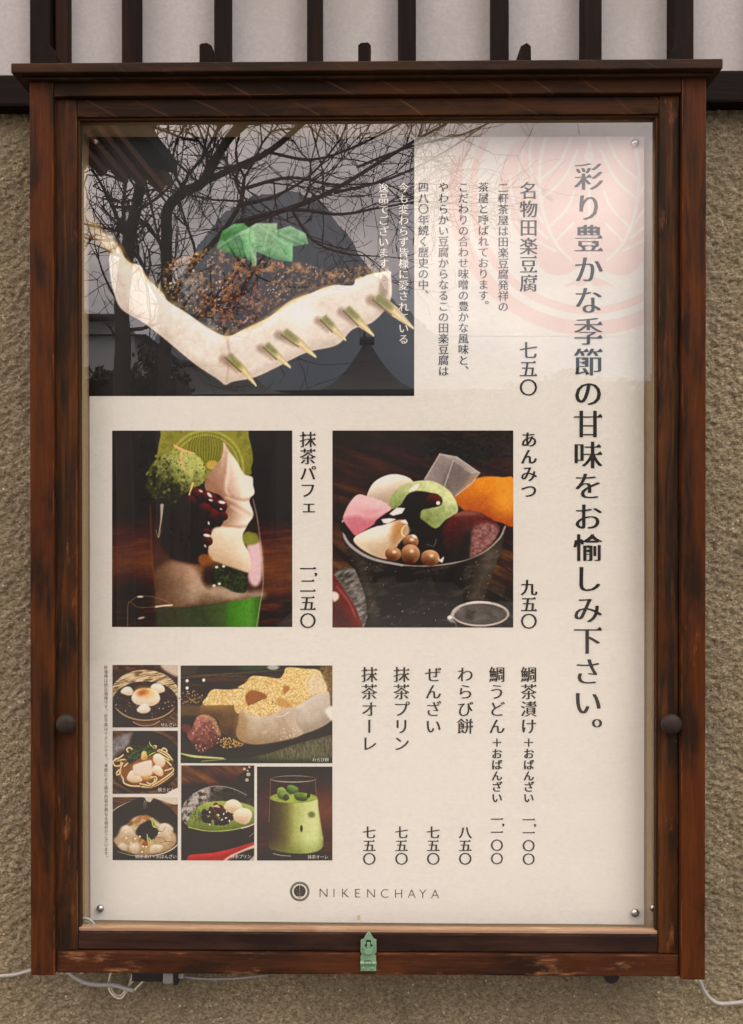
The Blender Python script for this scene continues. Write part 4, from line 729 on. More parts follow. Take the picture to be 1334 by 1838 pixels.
# glazed door
door = empty('door', case)
box('stile', sx0, sx1, SASH_Y, -.018, sz0, sz1, M['stile'], door, bevel=.0018); box('stile', tx0, tx1, SASH_Y, -.018, sz0, sz1, M['stile'], door, bevel=.0018)
box('rail', sx1+.0003, tx0-.0003, SASH_Y+.0006, -.018, rz1, sz1-.0004, M['rail'], door, bevel=.0014); box('rail', sx1+.0003, tx0-.0003, SASH_Y+.0006, -.018, sz0+.0004, rz0, M['lowrail'], door, bevel=.0018)
b_ = .0022
box('glazing_bead', sx1+.0002, tx0-.0002, -.0296, -.0222, rz0, rz0+.0036, M['bead'], door, bevel=.0008)
box('glazing_bead', sx1+.0002, tx0-.0002, -.0286, -.0222, rz1-b_, rz1, M['beadd'], door, bevel=.0006)
box('glazing_bead', sx1, sx1+b_, -.0286, -.0222, rz0+.0038, rz1-b_-.0002, M['beadd'], door, bevel=.0006); box('glazing_bead', tx0-b_, tx0, -.0286, -.0222, rz0+.0038, rz1-b_-.0002, M['beadd'], door, bevel=.0006)
gp = box('glass_pane', sx1-.004, tx0+.004, -.022, -.0185, rz0-.002, rz1+.002, M['glass'], door, bevel=0); gp.data.materials.append(M['glassb'])
for p in gp.data.polygons: p.material_index = 0 if p.normal.y < -.9 else 1
for px, py in ((124.5, 1296), (1200.5, 1296)):
    c0 = W(px, py, SASH_Y); bm = bmesh.new()
    lathe(bm, [(.0040, -.002), (.0040, .003), (.0056, .0042), (.0092, .0060), (.0105, .0083), (.0103, .0104), (.0085, .0126), (.0052, .0141), (.002, .0146), (0, .0146)], c0, n=32); from_bm('knob', bm, M['knob'], door, True)
# hasp
hasp = empty('hasp', case); HZ = lambda x, y, Y: W(630+x*.05439, 1660+y*.05439, Y)
def plate(name, pts, yf, th, mat, par, bev=.0003):
    f = [HZ(x, y, yf) for x, y in pts]; bm = bmesh.new(); a = [bm.verts.new(p) for p in f]; b = [bm.verts.new((p[0], yf+th, p[2])) for p in f]
    bm.faces.new(a); bm.faces.new(b[::-1])
    for i in range(len(a)): bm.faces.new((a[i], b[i], b[(i+1) % len(a)], a[(i+1) % len(a)]))
    if bev: bmesh.ops.bevel(bm, geom=[e for e in bm.edges if abs(e.verts[0].co.y-yf) < 1e-6 and abs(e.verts[1].co.y-yf) < 1e-6], offset=bev, segments=1, affect='EDGES')
    return from_bm(name, bm, mat, par)
PF = -.0362
notch = [(845, 900), (800, 930), (785, 975), (800, 1015), (832, 1035)]; notchl = [(318, 1035), (360, 1015), (372, 975), (358, 930), (318, 905)]
hp = plate('hasp_plate', [(595, 228), (650, 290), (700, 380), (745, 450), (790, 485), (842, 495)]+notch+[(832, 1225), (318, 1225)]+notchl+[(325, 515), (400, 480), (440, 450), (475, 370), (540, 280)], PF, .0014, M['green'], hasp)
for a in ([(480, 915), (660, 915), (660, 955), (490, 955)], [(455, 1180), (670, 1180), (670, 1208), (455, 1208)]): plate('slot_shade', a, PF-.0001, .0006, M['slot_shade'], hasp, 0)  # black plates laid on the hasp, painted as the shade inside its openings
plate('slot_shade', [(505, 505), (662, 505), (662, 640), (720, 660), (720, 700), (450, 700), (450, 655), (505, 640)], PF-.0001, .0006, M['slot_shade'], hasp, 0)
plate('hinge_leaf', [(320, 1300), (838, 1300), (838, 1532), (320, 1532)], -.0350, .0014, M['green'], hasp)
for a, b in ((312, 452), (470, 672), (690, 846)):
    p, q = HZ(a, 1262, -.0368), HZ(b, 1262, -.0368); bm = bmesh.new(); tube(bm, [p, q], .0016, 14); from_bm('hinge_barrel', bm, M['green'], hasp, False)
for a in (415, 715):
    bm = bmesh.new(); lathe(bm, [(.0017, 0), (.0016, .0006), (.0009, .0010), (0, .0011)], HZ(a, 1430, -.0350), n=14); from_bm('screw', bm, M['green'], hasp, True)
c0 = HZ(580, 800, PF); bm = bmesh.new(); R0, R1, hh = .0058, .0046, .0026
ring = []
for k in range(17):
    q = math.pi*k/16; ring.append([bm.verts.new((c0[0]+r*math.cos(q), PF-r*.92*math.sin(q), c0[2]+z)) for r, z in ((R0, -hh), (R0, hh), (R1, hh), (R1, -hh))])
for A, B in zip(ring, ring[1:]):
    for k in range(4): bm.faces.new((A[k], A[(k+1) % 4], B[(k+1) % 4], B[k]))
bm.faces.new(ring[0]); bm.faces.new(ring[-1]); from_bm('staple', bm, M['green'], hasp)
p, q = HZ(535, 0, PF), HZ(640, 0, PF); box('staple_tongue', p[0], q[0], PF-.0024, PF+.0005, c0[2]-.001, HZ(0, 560, PF)[2], M['green'], hasp, bevel=.0004)

# ================================================================ the poster
def sag(P):                                                     # the sheet bellies gently off the board between its pins
    x, z = P[..., 0], P[..., 2]-ZC
    return -.0008-.0011*(np.sin(x*9+z*4+.6)*np.cos(z*7-.5)+.35*np.sin(x*23-z*13)+.25*np.cos(z*31+x*6))*.5-.0006
def onpaper(P, eps): P = np.array(P); P[..., 1] = sag(P)-eps; return P
poster = tag(empty('menu_poster'), 'white menu poster with nine food photographs and vertical Japanese lettering behind the glass', 'poster')
def quadgrid(rect4, nx, ny):                                     # rect4: four pixel corners tl tr br bl
    u = np.linspace(0, 1, nx)[None, :, None]; v = np.linspace(0, 1, ny)[:, None, None]; tl, tr, br, bl = [np.array(q, float) for q in rect4]
    return (tl*(1-u)+tr*u)*(1-v)+(bl*(1-u)+br*u)*v
Q = quadgrid(((160.5, 247), (1155.5, 246.5), (1156, 1659), (163, 1650.5)), 140, 190)
fastgrid('paper', onpaper(W(Q[..., 0], Q[..., 1]), 0).reshape(-1, 3), 140, 190, M['paper'], poster, flip=True)
def colgrid(name, px, py, rgb, mat, eps):
    ny, nx = px.shape; o = fastgrid(name, onpaper(W(px, py), eps).reshape(-1, 3), nx, ny, mat, poster, flip=True)
    ca = o.data.color_attributes.new('Col', 'FLOAT_COLOR', 'POINT'); a = np.ones((ny*nx, 4), np.float32); a[:, :3] = rgb.reshape(-1, 3); ca.data.foreach_set('color', a.ravel()); return o
PL = {'tofu': 'grilled tofu on skewers with dark miso and a green leaf', 'parfait': 'green tea parfait in a tall glass', 'anmitsu': 'dessert of ice cream, fruit and beans in a black bowl', 'zenzai': 'bowl of red beans with white dumplings',
      'udon': 'noodle bowl with greens and fish cake', 'ochazuke': 'rice bowl topped with seaweed, tea being poured', 'warabi': 'rice cakes dusted with yellow flour', 'purin': 'green pudding with red beans and a red spoon', 'latte': 'iced green tea in a glass'}
for nm, f in PICS:
    p = f(); x0, y0, x1, y1 = p.rect
    px = np.repeat(np.linspace(x0, x1, p.nx)[None], p.ny, 0); py = np.repeat(np.linspace(y0, y1, p.ny)[:, None], p.nx, 1)
    p.detail(); a = np.clip(p.img, 0, 255); a = a.mean(-1, keepdims=True)*.10+a*.90
    colgrid('printed_photo', px, py, np.clip((lin(a)-(.032 if nm == 'tofu' else .017))*1.07, .0015, .85), M['print'], .0002)['label'] = PL[nm]
# pale red crest
class Crest(Pic): pass
c = Pic((805, 247, 1155.5, 604), (800, 240, .28486), .9)
cx, cy = 902, 382; d = np.hypot(c.X-cx, c.Y-cy); ringm = lambda r0, r1: np.clip((d-r0)/4+.5, 0, 1)*np.clip((r1-d)/4+.5, 0, 1)
A = ringm(800, 888)+ringm(706, 756)
leaf = c.poly([(520, -80), (470, 20), (400, 110), (350, 230), (345, 320), (400, 450), (420, 560), (500, 700), (560, 800), (640, 880), (740, 890), (830, 850), (880, 800), (902, 830), (924, 800), (974, 850), (1064, 890), (1164, 880), (1244, 800), (1304, 700), (1384, 560), (1400, 400), (1450, 230), (1400, 110), (1330, 20), (1284, -80)], 2)
mid = [(902, 40), (880, 120), (870, 160), (902, 185), (934, 160), (924, 120)]
vein = np.zeros_like(A)
for sgn in (-1, 1):
    X = lambda pts: [(902+sgn*(x-902), y) for x, y in pts]
    for pts, w in (([(640, 0), (600, 150), (590, 330), (620, 520), (690, 690), (790, 800)], 20), ([(590, 300), (720, 180), (800, 0)], 17), ([(600, 420), (740, 290), (830, 110)], 17), ([(650, 590), (760, 480), (810, 370)], 17), ([(690, 680), (760, 610), (800, 570)], 17),
                   ([(545, 20), (530, 150), (545, 290), (590, 400)], 17), ([(485, 110), (470, 220), (500, 380), (610, 560)], 17), ([(405, 270), (420, 400), (480, 520), (640, 660)], 17), ([(440, 560), (540, 660), (690, 740)], 16)):
        vein = np.maximum(vein, c.stroke(X(pts), w, soft=4))
    A = np.maximum(A, c.poly(X([(745, 970), (800, 930), (880, 905), (895, 935), (850, 965), (800, 955)]), 1))
vein = np.maximum(vein, np.maximum(c.poly(mid, 2), c.stroke([(902, 180), (902, 780)], 14, soft=4)))
A = np.maximum(A, leaf*(1-vein)).clip(0, 1)
x0, y0, x1, y1 = c.rect; px = np.repeat(np.linspace(x0, x1, c.nx)[None], c.ny, 0); py = np.repeat(np.linspace(y0, y1, c.ny)[:, None], c.nx, 1)
colgrid('printed_crest', px, py, np.repeat(A[..., None]*.5, 3, -1), M['crest'], .0002)

# lettering: outlines of the built-in typeface, thinned and broadened sideways so uprights are heavier than horizontals
_gl = {}; _ur = {}
def serif_tips(ch):                                            # right ends of level strokes, where this lettering carries a small wedge
    if ch in _ur: return _ur[ch]
    cu = bpy.data.curves.new('glyph', 'FONT'); cu.body = ch; ob = bpy.data.objects.new('glyph', cu); S.collection.objects.link(ob)
    me = bpy.data.meshes.new_from_object(ob.evaluated_get(bpy.context.evaluated_depsgraph_get())); bm = bmesh.new(); bm.from_mesh(me); res = []
    for e in bm.edges:
        if len(e.link_faces) != 1: continue
        a, c_ = e.verts; d_ = a.co-c_.co
        if abs(d_.x) > .004 or not .04 < abs(d_.y) < .11: continue
        nb_ = [[x.other_vert(v) for x in v.link_edges if x is not e and len(x.link_faces) == 1] for v in (a, c_)]
        if all(len(q) == 1 and abs(q[0].co.y-v.co.y) < .012 and v.co.x-q[0].co.x > .06 for q, v in zip(nb_, (a, c_))): res.append((a.co.x, max(a.co.y, c_.co.y), abs(d_.y)))
    bm.free(); bpy.data.objects.remove(ob); bpy.data.curves.remove(cu); bpy.data.meshes.remove(me); _ur[ch] = res; return res
def glyph(ch, off):
    if (ch, off) in _gl: return _gl[ch, off]
    cu = bpy.data.curves.new('glyph', 'FONT'); cu.body = ch; cu.offset = off; cu.resolution_u = 3; ob = bpy.data.objects.new('glyph', cu); S.collection.objects.link(ob)
    dg = bpy.context.evaluated_depsgraph_get(); me = bpy.data.meshes.new_from_object(ob.evaluated_get(dg))
    v = np.array([q.co[:2] for q in me.vertices]).reshape(-1, 2); f = [tuple(p.vertices) for p in me.polygons]
    bpy.data.objects.remove(ob); bpy.data.curves.remove(cu); bpy.data.meshes.remove(me); _gl[ch, off] = (v, f); return v, f
def lettering(items, mat, off=-.012, smear=.03, copies=3, eps=.0004, name='lettering', label=None, hor=False):
    VS, FS, n = [], [], 0                                        # items: (character, centre x, centre y, size in pixels)
    for ch, x, y, s in items:
        v, f = glyph(ch, off)
        if not len(v): continue
        a = (v[:, 0]-.5); b = (v[:, 1]-.38)
        if not hor:
            if ch in '、。': a = a+.62; b = b+.62
            if ch == ',': a = a+.86; b = b+.5; 
            if ch == 'ー': a, b = b.copy(), -a.copy()
            if ch == 'ェ': a = a+.06; b = b+.06
        for k in range(copies if smear else 1):
            dx = (k-(copies-1)/2)/(max(1, copies-1)/2)*smear if smear else 0
            P = onpaper(W(x+(a+dx)*s, y-b*s), eps+k*.00003); VS.append(P); FS += [tuple(i+n for i in q) for q in f]; n += len(P)
        if smear and not hor and ch != 'ー':
            for tx, ty, th in serif_tips(ch):
                yt = ty-.5*th+.02; tri = np.array([(tx-.15, yt), (tx+smear*.6, yt-.03), (tx+smear*.6, yt), (tx-.045, yt+.088)])
                VS.append(onpaper(W(x+(tri[:, 0]-.5)*s, y-(tri[:, 1]-.38)*s), eps+.0002)); FS.append((n, n+1, n+2, n+3)); n += 4
    o = mesh(name, np.vstack(VS), FS, mat, poster)
    if label: o['label'] = label
    return o
def col(txt, x, y, pitch, size, x1=None): return [(ch, x+((x1-x)*i/max(1, len(txt)-1) if x1 else 0), y+i*pitch, size) for i, ch in enumerate(txt) if ch != ' ']
lettering(col('彩り豊かな季節の甘味をお愉しみ下さい。', 1056, 318, 55.4, 54, 1054), M['ink'], -.016, .036, 5, label='large heading')
lettering(col('名物田楽豆腐', 948.5, 343, 33.2, 33.5), M['ink'], -.008, .026); lettering(col('七五〇', 948, 629, 33.4, 33.5), M['ink'], -.008, .026)
for txt, x, y in (('二軒茶屋は田楽豆腐発祥の', 903, 338), ('茶屋と呼ばれております。', 867.5, 337), ('こだわりの合わせ味噌の豊かな風味と、', 831.7, 337), ('やわらかい豆腐からなるこの田楽豆腐は', 796, 337), ('四八〇年続く歴史の中、', 760, 337)):
    lettering(col(txt, x, y, 19.38, 19.6), M['ink'], -.006, .02, 2)
for txt, x in (('今も変わらず皆様に愛されている', 724.5), ('逸品でございます。', 688.7)): lettering(col(txt, x, 338, 19.38, 19), M['white'], -.006, .02, 2)
lettering(col('あんみつ', 949, 789, 30.6, 30.5), M['ink'], -.004, .03); lettering(col('九五〇', 949, 1054, 30.3, 30.5), M['ink'], -.004, .03)
lettering(col('抹茶パフェ', 553, 789, 30.2, 30.5), M['ink'], -.009, .026)
lettering([('一', 553, 1020.7, 30), (',', 553, 1035, 30)]+col('二五〇', 553, 1051, 31.3, 30), M['ink'], -.006, .03)
def price(x, dy=0): return [('一', x, 1470.6+dy, 23), (',', x, 1484+dy, 24), ('一', x, 1494+dy, 23), ('〇', x, 1517+dy, 23), ('〇', x, 1541+dy, 23)]
for txt, x, ex, pr in (('鯛茶漬け', 948.7, 'おばんざい', None), ('鯛うどん', 891.8, 'おばんざい', None), ('わらび餅', 835, '', '八五〇'), ('ぜんざい', 777.7, '', '七五〇'), ('抹茶プリン', 720.8, '', '七五〇'), ('抹茶オーレ', 663, '', '七五〇')):
    it = col(txt, x, 1210, 30.9, 30)
    if ex: lettering([('＋', x, 1332, 20)]+col(ex, x, 1352, 19.8, 20), M['ink'], .006, .024, 2)
    lettering(it, M['ink'], -.009, .026)
    lettering(col(pr, x, 1493, 23.6, 24) if pr else price(x, -1 if x < 900 else 0), M['ink'], -.004, .028)
lettering(col('◎価格は税込価格です。◎写真はイメージです。', 191.5, 1197, 7.9, 7.4)+col('季節により器や内容が異なる場合がございます。', 191.5, 1373.6, 7.87, 7.4), M['grey'], 0, 0, 1, label='tiny footnote')
lettering([(ch, x+(.5-w)*23, 1600.5+(x-580)*.0118-.6, 23) for ch, x, w in (('N', 580.7, .37), ('I', 600, .13), ('K', 620, .33), ('E', 642.7, .30), ('N', 665.8, .37), ('C', 690.7, .365), ('H', 715.8, .37), ('A', 739.3, .345), ('Y', 759.6, .335), ('A', 781.3, .345))], M['grey'], -.016, 0, 1, label='spaced capital letters', hor=True)
def caption(txt, x1, y, s): n = len(txt); return [(ch, x1-(n-1-i)*s*.98, y, s) for i, ch in enumerate(txt)]
for txt, x1, y, s in (('ぜんざい', 314, 1300, 7.2), ('鯛うどん', 311, 1416.5, 7.8), ('鯛茶漬け＋おばんざい', 314.5, 1536, 7.6), ('わらび餅', 587, 1362.5, 7.6), ('抹茶プリン', 448, 1535.5, 7.6), ('抹茶オーレ', 586, 1536.5, 7.6)):
    lettering(caption(txt, x1, y, s), M['white'], -.004, 0, 1, .0005, hor=True)
# round emblem: rings, scalloped leaf, dots
def discmesh(name, parts, mat, eps):
    VS, FS, n = [], [], 0
    for outer, inner in parts:
        k = len(outer); P = np.array(outer+(inner or []), float); VS.append(onpaper(W(P[:, 0], P[:, 1]), eps))
        FS += [(n+i, n+(i+1) % k, n+k+(i+1) % k, n+k+i) for i in range(k)] if inner else [tuple(range(n, n+k))]; n += len(P)
    return mesh(name, np.vstack(VS), FS, mat, poster)
circ = lambda x, y, r, f=None, n=48: [(x+(r+(f(q) if f else 0))*math.cos(q), y+(r+(f(q) if f else 0))*math.sin(q)) for q in [2*math.pi*k/n for k in range(n)]]
ex, ey = 538.5, 1598.3
discmesh('emblem', [(circ(ex, ey, 17.4), circ(ex, ey, 16.3)), (circ(ex, ey, 15.6), circ(ex, ey, 13.9))], M['brown'], .0004)
discmesh('emblem_leaf', [(circ(ex, ey-.3, 10.6, lambda q: .45*math.cos(q*14)-1.6*max(0, math.cos(q-math.pi/2))**24, 96), None), ([(536.4, 1610.3), (538.5, 1607.8), (540.6, 1610.3)], None)], M['brown'], .0004)
discmesh('emblem_dots', [(circ(538.5, y, .75, None, 10), None) for y in (1590.2, 1593.4, 1597.4, 1602, 1606.4)]+[(circ(x, y, .5, None, 8), None) for x, y in ((533, 1595), (533.5, 1600), (544, 1595), (543.5, 1600), (535, 1604), (542, 1604))], M['white'], .0005)
discmesh('tape_scrap', [([(641.5, 1641), (646.5, 1640.5), (647, 1649), (642, 1649.5)], None)], M['sticker'], .0006)

# push pins
PINL = ['domed silver push pin in the upper left corner of the poster', 'pale domed push pin in the upper right corner of the poster, over the pink crest', 'dull domed push pin in the lower left corner of the poster',
        'shiny domed push pin in the lower right corner of the poster', 'silver push pin in the tan board beside the right door stile, half hidden by it']
for (x, y, r), lb in zip(((171.5, 254, .0040), (1140, 257, .0046), (180.5, 1630, .0042), (1140, 1638, .0046), (1172.5, 1629, .0042)), PINL):
    c0 = W(x, y, -.002); bm = bmesh.new(); yb = -.0035 if x < 1160 else .0015; c0 = np.array(W(x, y, yb))
    lathe(bm, [(.0006, -.002), (r*.92, 0), (r, .0006), (r*.93, .0017), (r*.7, .0029), (r*.38, .0036), (0, .0038)], c0, n=22)
    tag(from_bm('push_pin', bm, M['pin'], None, True), lb, 'push pin', 'push pins')

# ================================================================ cables below the case
def cable(name, px, r, mat, label, cat='cable', Y=None):
    P = spline([(a, b) for a, b, *_ in px], 8, False); ys = np.interp(np.linspace(0, 1, len(P)), np.linspace(0, 1, len(px)), [q[2] for q in px])
    bm = bmesh.new(); tube(bm, [W(a, b, y) for (a, b), y in zip(P, ys)], r, 12); return tag(from_bm(name, bm, mat, None, True), label, cat)
cable('cable', [(-60, 1755, .040), (0, 1751.5, .040), (28, 1749, .040), (57, 1741, .035), (75, 1735, .035)], .0019, M['cable'], 'grey cable running along the wall into the lower left corner of the case')
cable('cable', [(120, 1740, .03), (133, 1753, .03), (155, 1764, .03), (178, 1767.5, .03), (206, 1768, .03), (226, 1774, .028), (241, 1778, .026)], .0024, M['cable'], 'thick grey cable sagging under the left end of the case')
cable('wire', [(200, 1745, .035), (195, 1762, .035), (197, 1778, .033), (208, 1790, .03), (218, 1791, .03), (226, 1781, .033), (234, 1762, .035), (238, 1748, .035)], .0010, M['wire'], 'thin white wire hanging in a wider loop below the thick grey cable', 'wire')
cable('wire', [(197, 1748, .038), (198, 1766, .038), (206, 1784, .036), (218, 1786, .036), (228, 1772, .036), (243, 1758, .034), (250, 1752, .034)], .0009, M['wire'], 'thin white wire hanging in a smaller loop behind the wider loop', 'wire')
cable('wire', [(242, 1777, .024), (249, 1769, .024), (262, 1759, .026), (285, 1755, .028), (305, 1752, .03)], .0010, M['wire'], 'white wire leaving the black connector beside the grey plug', 'wire')
cable('cable', [(318, 1749, .03), (345, 1755, .03), (385, 1757, .03), (430, 1755.5, .03), (480, 1750, .03)], .0013, M['cable'], 'slender grey cable lying along the underside of the case', 'cable')
cable('cable', [(1240, 1742, .03), (1254, 1757, .034), (1263, 1776, .038), (1275, 1792, .040), (1292, 1801, .040), (1318, 1800, .040), (1350, 1796, .040), (1400, 1790, .04)], .0021, M['cable'], 'grey cable curving out from under the lower right corner of the case')
cn = tag(empty('plug_connector'), 'black connector with grey plug tucked under the left end of the case', 'connector')
pxbox('connector_body', 236, 1745, 292, 1763, .020, .042, M['blackp'], cn, bevel=.002); pxbox('plug', 292, 1748, 311, 1766, .018, .034, M['greyp'], cn, bevel=.0015); pxbox('cable_tie', 311, 1746, 319, 1769, .018, .036, M['blackp'], cn, bevel=.001); pxbox('plug', 319, 1748, 330, 1757, .02, .034, M['greyp'], cn, bevel=.001)
bm = bmesh.new(); c0 = W(1098, 1752, .0); r = .0082
for yy in (0.0, .012):
    pass
tube(bm, [(c0[0], .0, c0[2]), (c0[0], .014, c0[2])], r, 24); tag(from_bm('rubber_foot', bm, M['blackp'], None), 'small black rubber stop under the bottom rail, right of the green hasp', 'rubber stop')
bm = bmesh.new(); P = spline([(138, 1650), (150, 1648), (160, 1650), (168, 1657), (172, 1666), (173, 1676)], 6, False); tube(bm, [W(a, b, -.008) for a, b in P], .0012, 10); tube(bm, [W(a-4, b+4, -.006) for a, b in P], .0009, 10)
tag(from_bm('clear_tube', bm, M['clearp'], None, True), 'short pale plastic tube bent into the lower left corner behind the glass', 'tube')

# ================================================================ what the glass mirrors: the far side of the lane
rnd = random.Random(11)
def limb(bm, pts, w0, w1, n=7, grow=None):
    P = spline([q[:2] for q in pts], 6, False); Ls = np.interp(np.linspace(0, 1, len(P)), np.linspace(0, 1, len(pts)), [q[2] for q in pts])
    ws = np.linspace(w0, w1, len(P)); X = [Vector(RF(a, b, l)) for (a, b), l in zip(P, Ls)]
    rr = [w*(l+.93)/FPX/2 for w, l in zip(ws, Ls)]; tube(bm, X, rr, n)
    if grow is not None: grow.append((X, rr))
def twig(bm, p, d, ln, r, depth):
    n = 4 if depth else 3; pts = [p]; q = Vector(p); dd = Vector(d)
    for i in range(n):
        dd = (dd+Vector((rnd.gauss(0, .22), rnd.gauss(0, .22), rnd.gauss(.05, .22)))).normalized(); q = q+dd*ln/n; pts.append(q)
    tube(bm, pts, list(np.linspace(r, max(r*.45, .0028), len(pts))), 4 if depth else 3)
    if depth:
        for i in range(1, len(pts)):
            for _ in range(rnd.choice((1, 1, 2)) if depth > 1 else rnd.choice((0, 1, 1, 2))):
                base = (pts[i]-pts[i-1]).normalized(); side = Vector((rnd.gauss(0, 1), rnd.gauss(0, .7), rnd.gauss(.15, 1))).normalized()
                twig(bm, pts[i], (base*.8+side*.8).normalized(), ln*rnd.uniform(.45, .72), r*.62, depth-1)
def cherry(name, label, trunks, limbs, per, seed):
    global rnd; rnd = random.Random(seed)
    root = tag(empty(name), label, 'tree'); g = []; b1 = bmesh.new()
    for pts, w0, w1 in trunks: limb(b1, pts, w0, w1, 10, g)
    from_bm('trunk', b1, M['bark'], root, True); b2 = bmesh.new(); g2 = []
    for pts, w0, w1 in limbs: limb(b2, pts, w0, w1, 7, g2)
    for (X, rr), k in [(q, per*.5) for q in g]+[(q, per) for q in g2]:
        for _ in range(int(k*len(X)/12)+1):
            i = rnd.randrange(max(1, len(X)//5), len(X)); t = (X[i]-X[i-1]).normalized()
            s = Vector((rnd.gauss(.25, 1), rnd.gauss(0, .7), rnd.gauss(.3, .9))).normalized(); R = min(rr[i]*.55, .02)
            twig(b2, X[i], (t*.6+s).normalized(), rnd.uniform(.5, 1.05), R, 2)
        twig(b2, X[-1], (X[-1]-X[-2]).normalized(), .7, rr[-1]*.9, 2)
    from_bm('crown', b2, M['bark'], root, True); return root
a6 = 6.0
cherry('cherry_tree', 'bare cherry tree with a leaning dark trunk, mirrored at the left of the glass',
       [([(228, 1180, a6), (224, 900, a6), (219, 708, a6), (221, 620, a6), (219, 545, a6), (228, 470, a6), (235, 420, a6), (245, 375, a6), (251, 335, 5.9), (258, 290, 5.8), (264, 248, 5.7), (272, 190, 5.6)], 34, 13)],
       [([(232, 440, a6), (205, 380, 5.8), (180, 330, 5.6), (150, 280, 5.5)], 7, 3), ([(262, 330, 5.9), (278, 400, 5.8), (292, 460, 5.7), (306, 530, 5.6)], 5, 3), ([(248, 380, 5.9), (290, 350, 6.1), (320, 310, 6.3), (330, 250, 6.4)], 6, 2), ([(222, 560, 6), (190, 500, 5.8), (170, 440, 5.7)], 6, 2), ([(240, 430, 6), (262, 500, 6), (270, 560, 5.8), (268, 620, 5.8)], 4, 2), ([(220, 620, 6), (190, 580, 5.8), (160, 570, 5.7)], 4, 2)], 1.6, 3)
b7 = 6.6
cherry('cherry_tree', 'spreading bare cherry tree with a forked trunk, mirrored across the upper half of the glass',
       [([(292, 1150, b7), (292, 900, b7), (294, 720, b7), (298, 600, b7), (300, 500, b7), (299, 420, b7), (301, 376, b7), (330, 346, b7), (363, 327, b7), (400, 265, 6.4), (437, 215, 6.2), (470, 160, 6.1)], 26, 14), ([(355, 332, b7), (420, 302, b7), (484, 271, 6.7), (544, 222, 6.9), (600, 165, 7)], 13, 8)],
       [([(297, 560, b7), (335, 490, b7), (390, 430, b7), (430, 372, b7), (441, 317, b7)], 13, 6), ([(385, 434, b7), (470, 393, 6.8), (580, 350, 7), (680, 292, 7.2), (750, 250, 7.4), (830, 205, 7.5)], 11, 4), ([(425, 400, b7), (520, 377, 6.5), (610, 384, 6.4), (680, 372, 6.3), (750, 360, 6.2)], 8, 3),
        ([(437, 340, b7), (520, 318, 6.8), (600, 330, 7), (690, 328, 7.1)], 7, 3), ([(400, 425, b7), (430, 470, 6.8), (470, 500, 7), (520, 515, 7.2)], 6, 2), ([(441, 320, b7), (425, 280, 6.4), (430, 240, 6.2)], 5, 3), ([(520, 372, 6.6), (560, 430, 6.4), (620, 455, 6.2), (690, 460, 6)], 6, 2),
        ([(480, 272, 6.7), (560, 285, 6.9), (640, 262, 7.1), (720, 222, 7.3)], 6, 3), ([(600, 345, 7), (700, 320, 7.2), (800, 270, 7.4), (890, 210, 7.5)], 6, 2), ([(330, 346, b7), (310, 300, 6.4), (318, 250, 6.2), (345, 205, 6.1)], 6, 3), ([(430, 372, b7), (500, 350, 6.4), (560, 310, 6.2), (610, 250, 6.1)], 7, 3), ([(640, 300, 7.1), (740, 262, 7.2), (830, 240, 7.3), (930, 195, 7.3)], 5, 2)], 2.0, 8)

def prism(name, P, th, mat, parent=None):
    bm = bmesh.new(); a = [bm.verts.new(p) for p in P]; b = [bm.verts.new(Vector(p)+Vector(th)) for p in P]; bm.faces.new(a); bm.faces.new(b[::-1])
    for i in range(len(a)): bm.faces.new((a[i], a[(i+1) % len(a)], b[(i+1) % len(a)], b[i]))
    return from_bm(name, bm, mat, parent)
gt = tag(empty('gate_eave'), 'brown wooden eave corner of a gate, mirrored in the upper left of the glass', 'eave')
A_, B_, C_ = RF(309, 338, 3.0), RF(40, 262, 2.5), RF(205, 205, 2.7)
prism('soffit', [A_, B_, C_], (0, 0, .05), M['eave'], gt); prism('roof_cover', [A_+np.array((.03, .03, .0505)), B_+np.array((0, .02, .0505)), C_+np.array((.02, 0, .0505))], (0, 0, .06), M['rooftile'], gt)
for k in range(7):
    t_ = (k+.6)/7.4; p = A_+(B_-A_)*t_; q = C_+(B_-C_)*t_; bm = bmesh.new(); tube(bm, [p+np.array((0, 0, -.02)), q+np.array((0, 0, -.02))], .022, 4); from_bm('rafter', bm, M['eave'], gt)
box('gate_post', B_[0]-.1, B_[0]+.02, B_[1]-.05, B_[1]+.07, 0, B_[2], M['eave'], gt, bevel=.005)

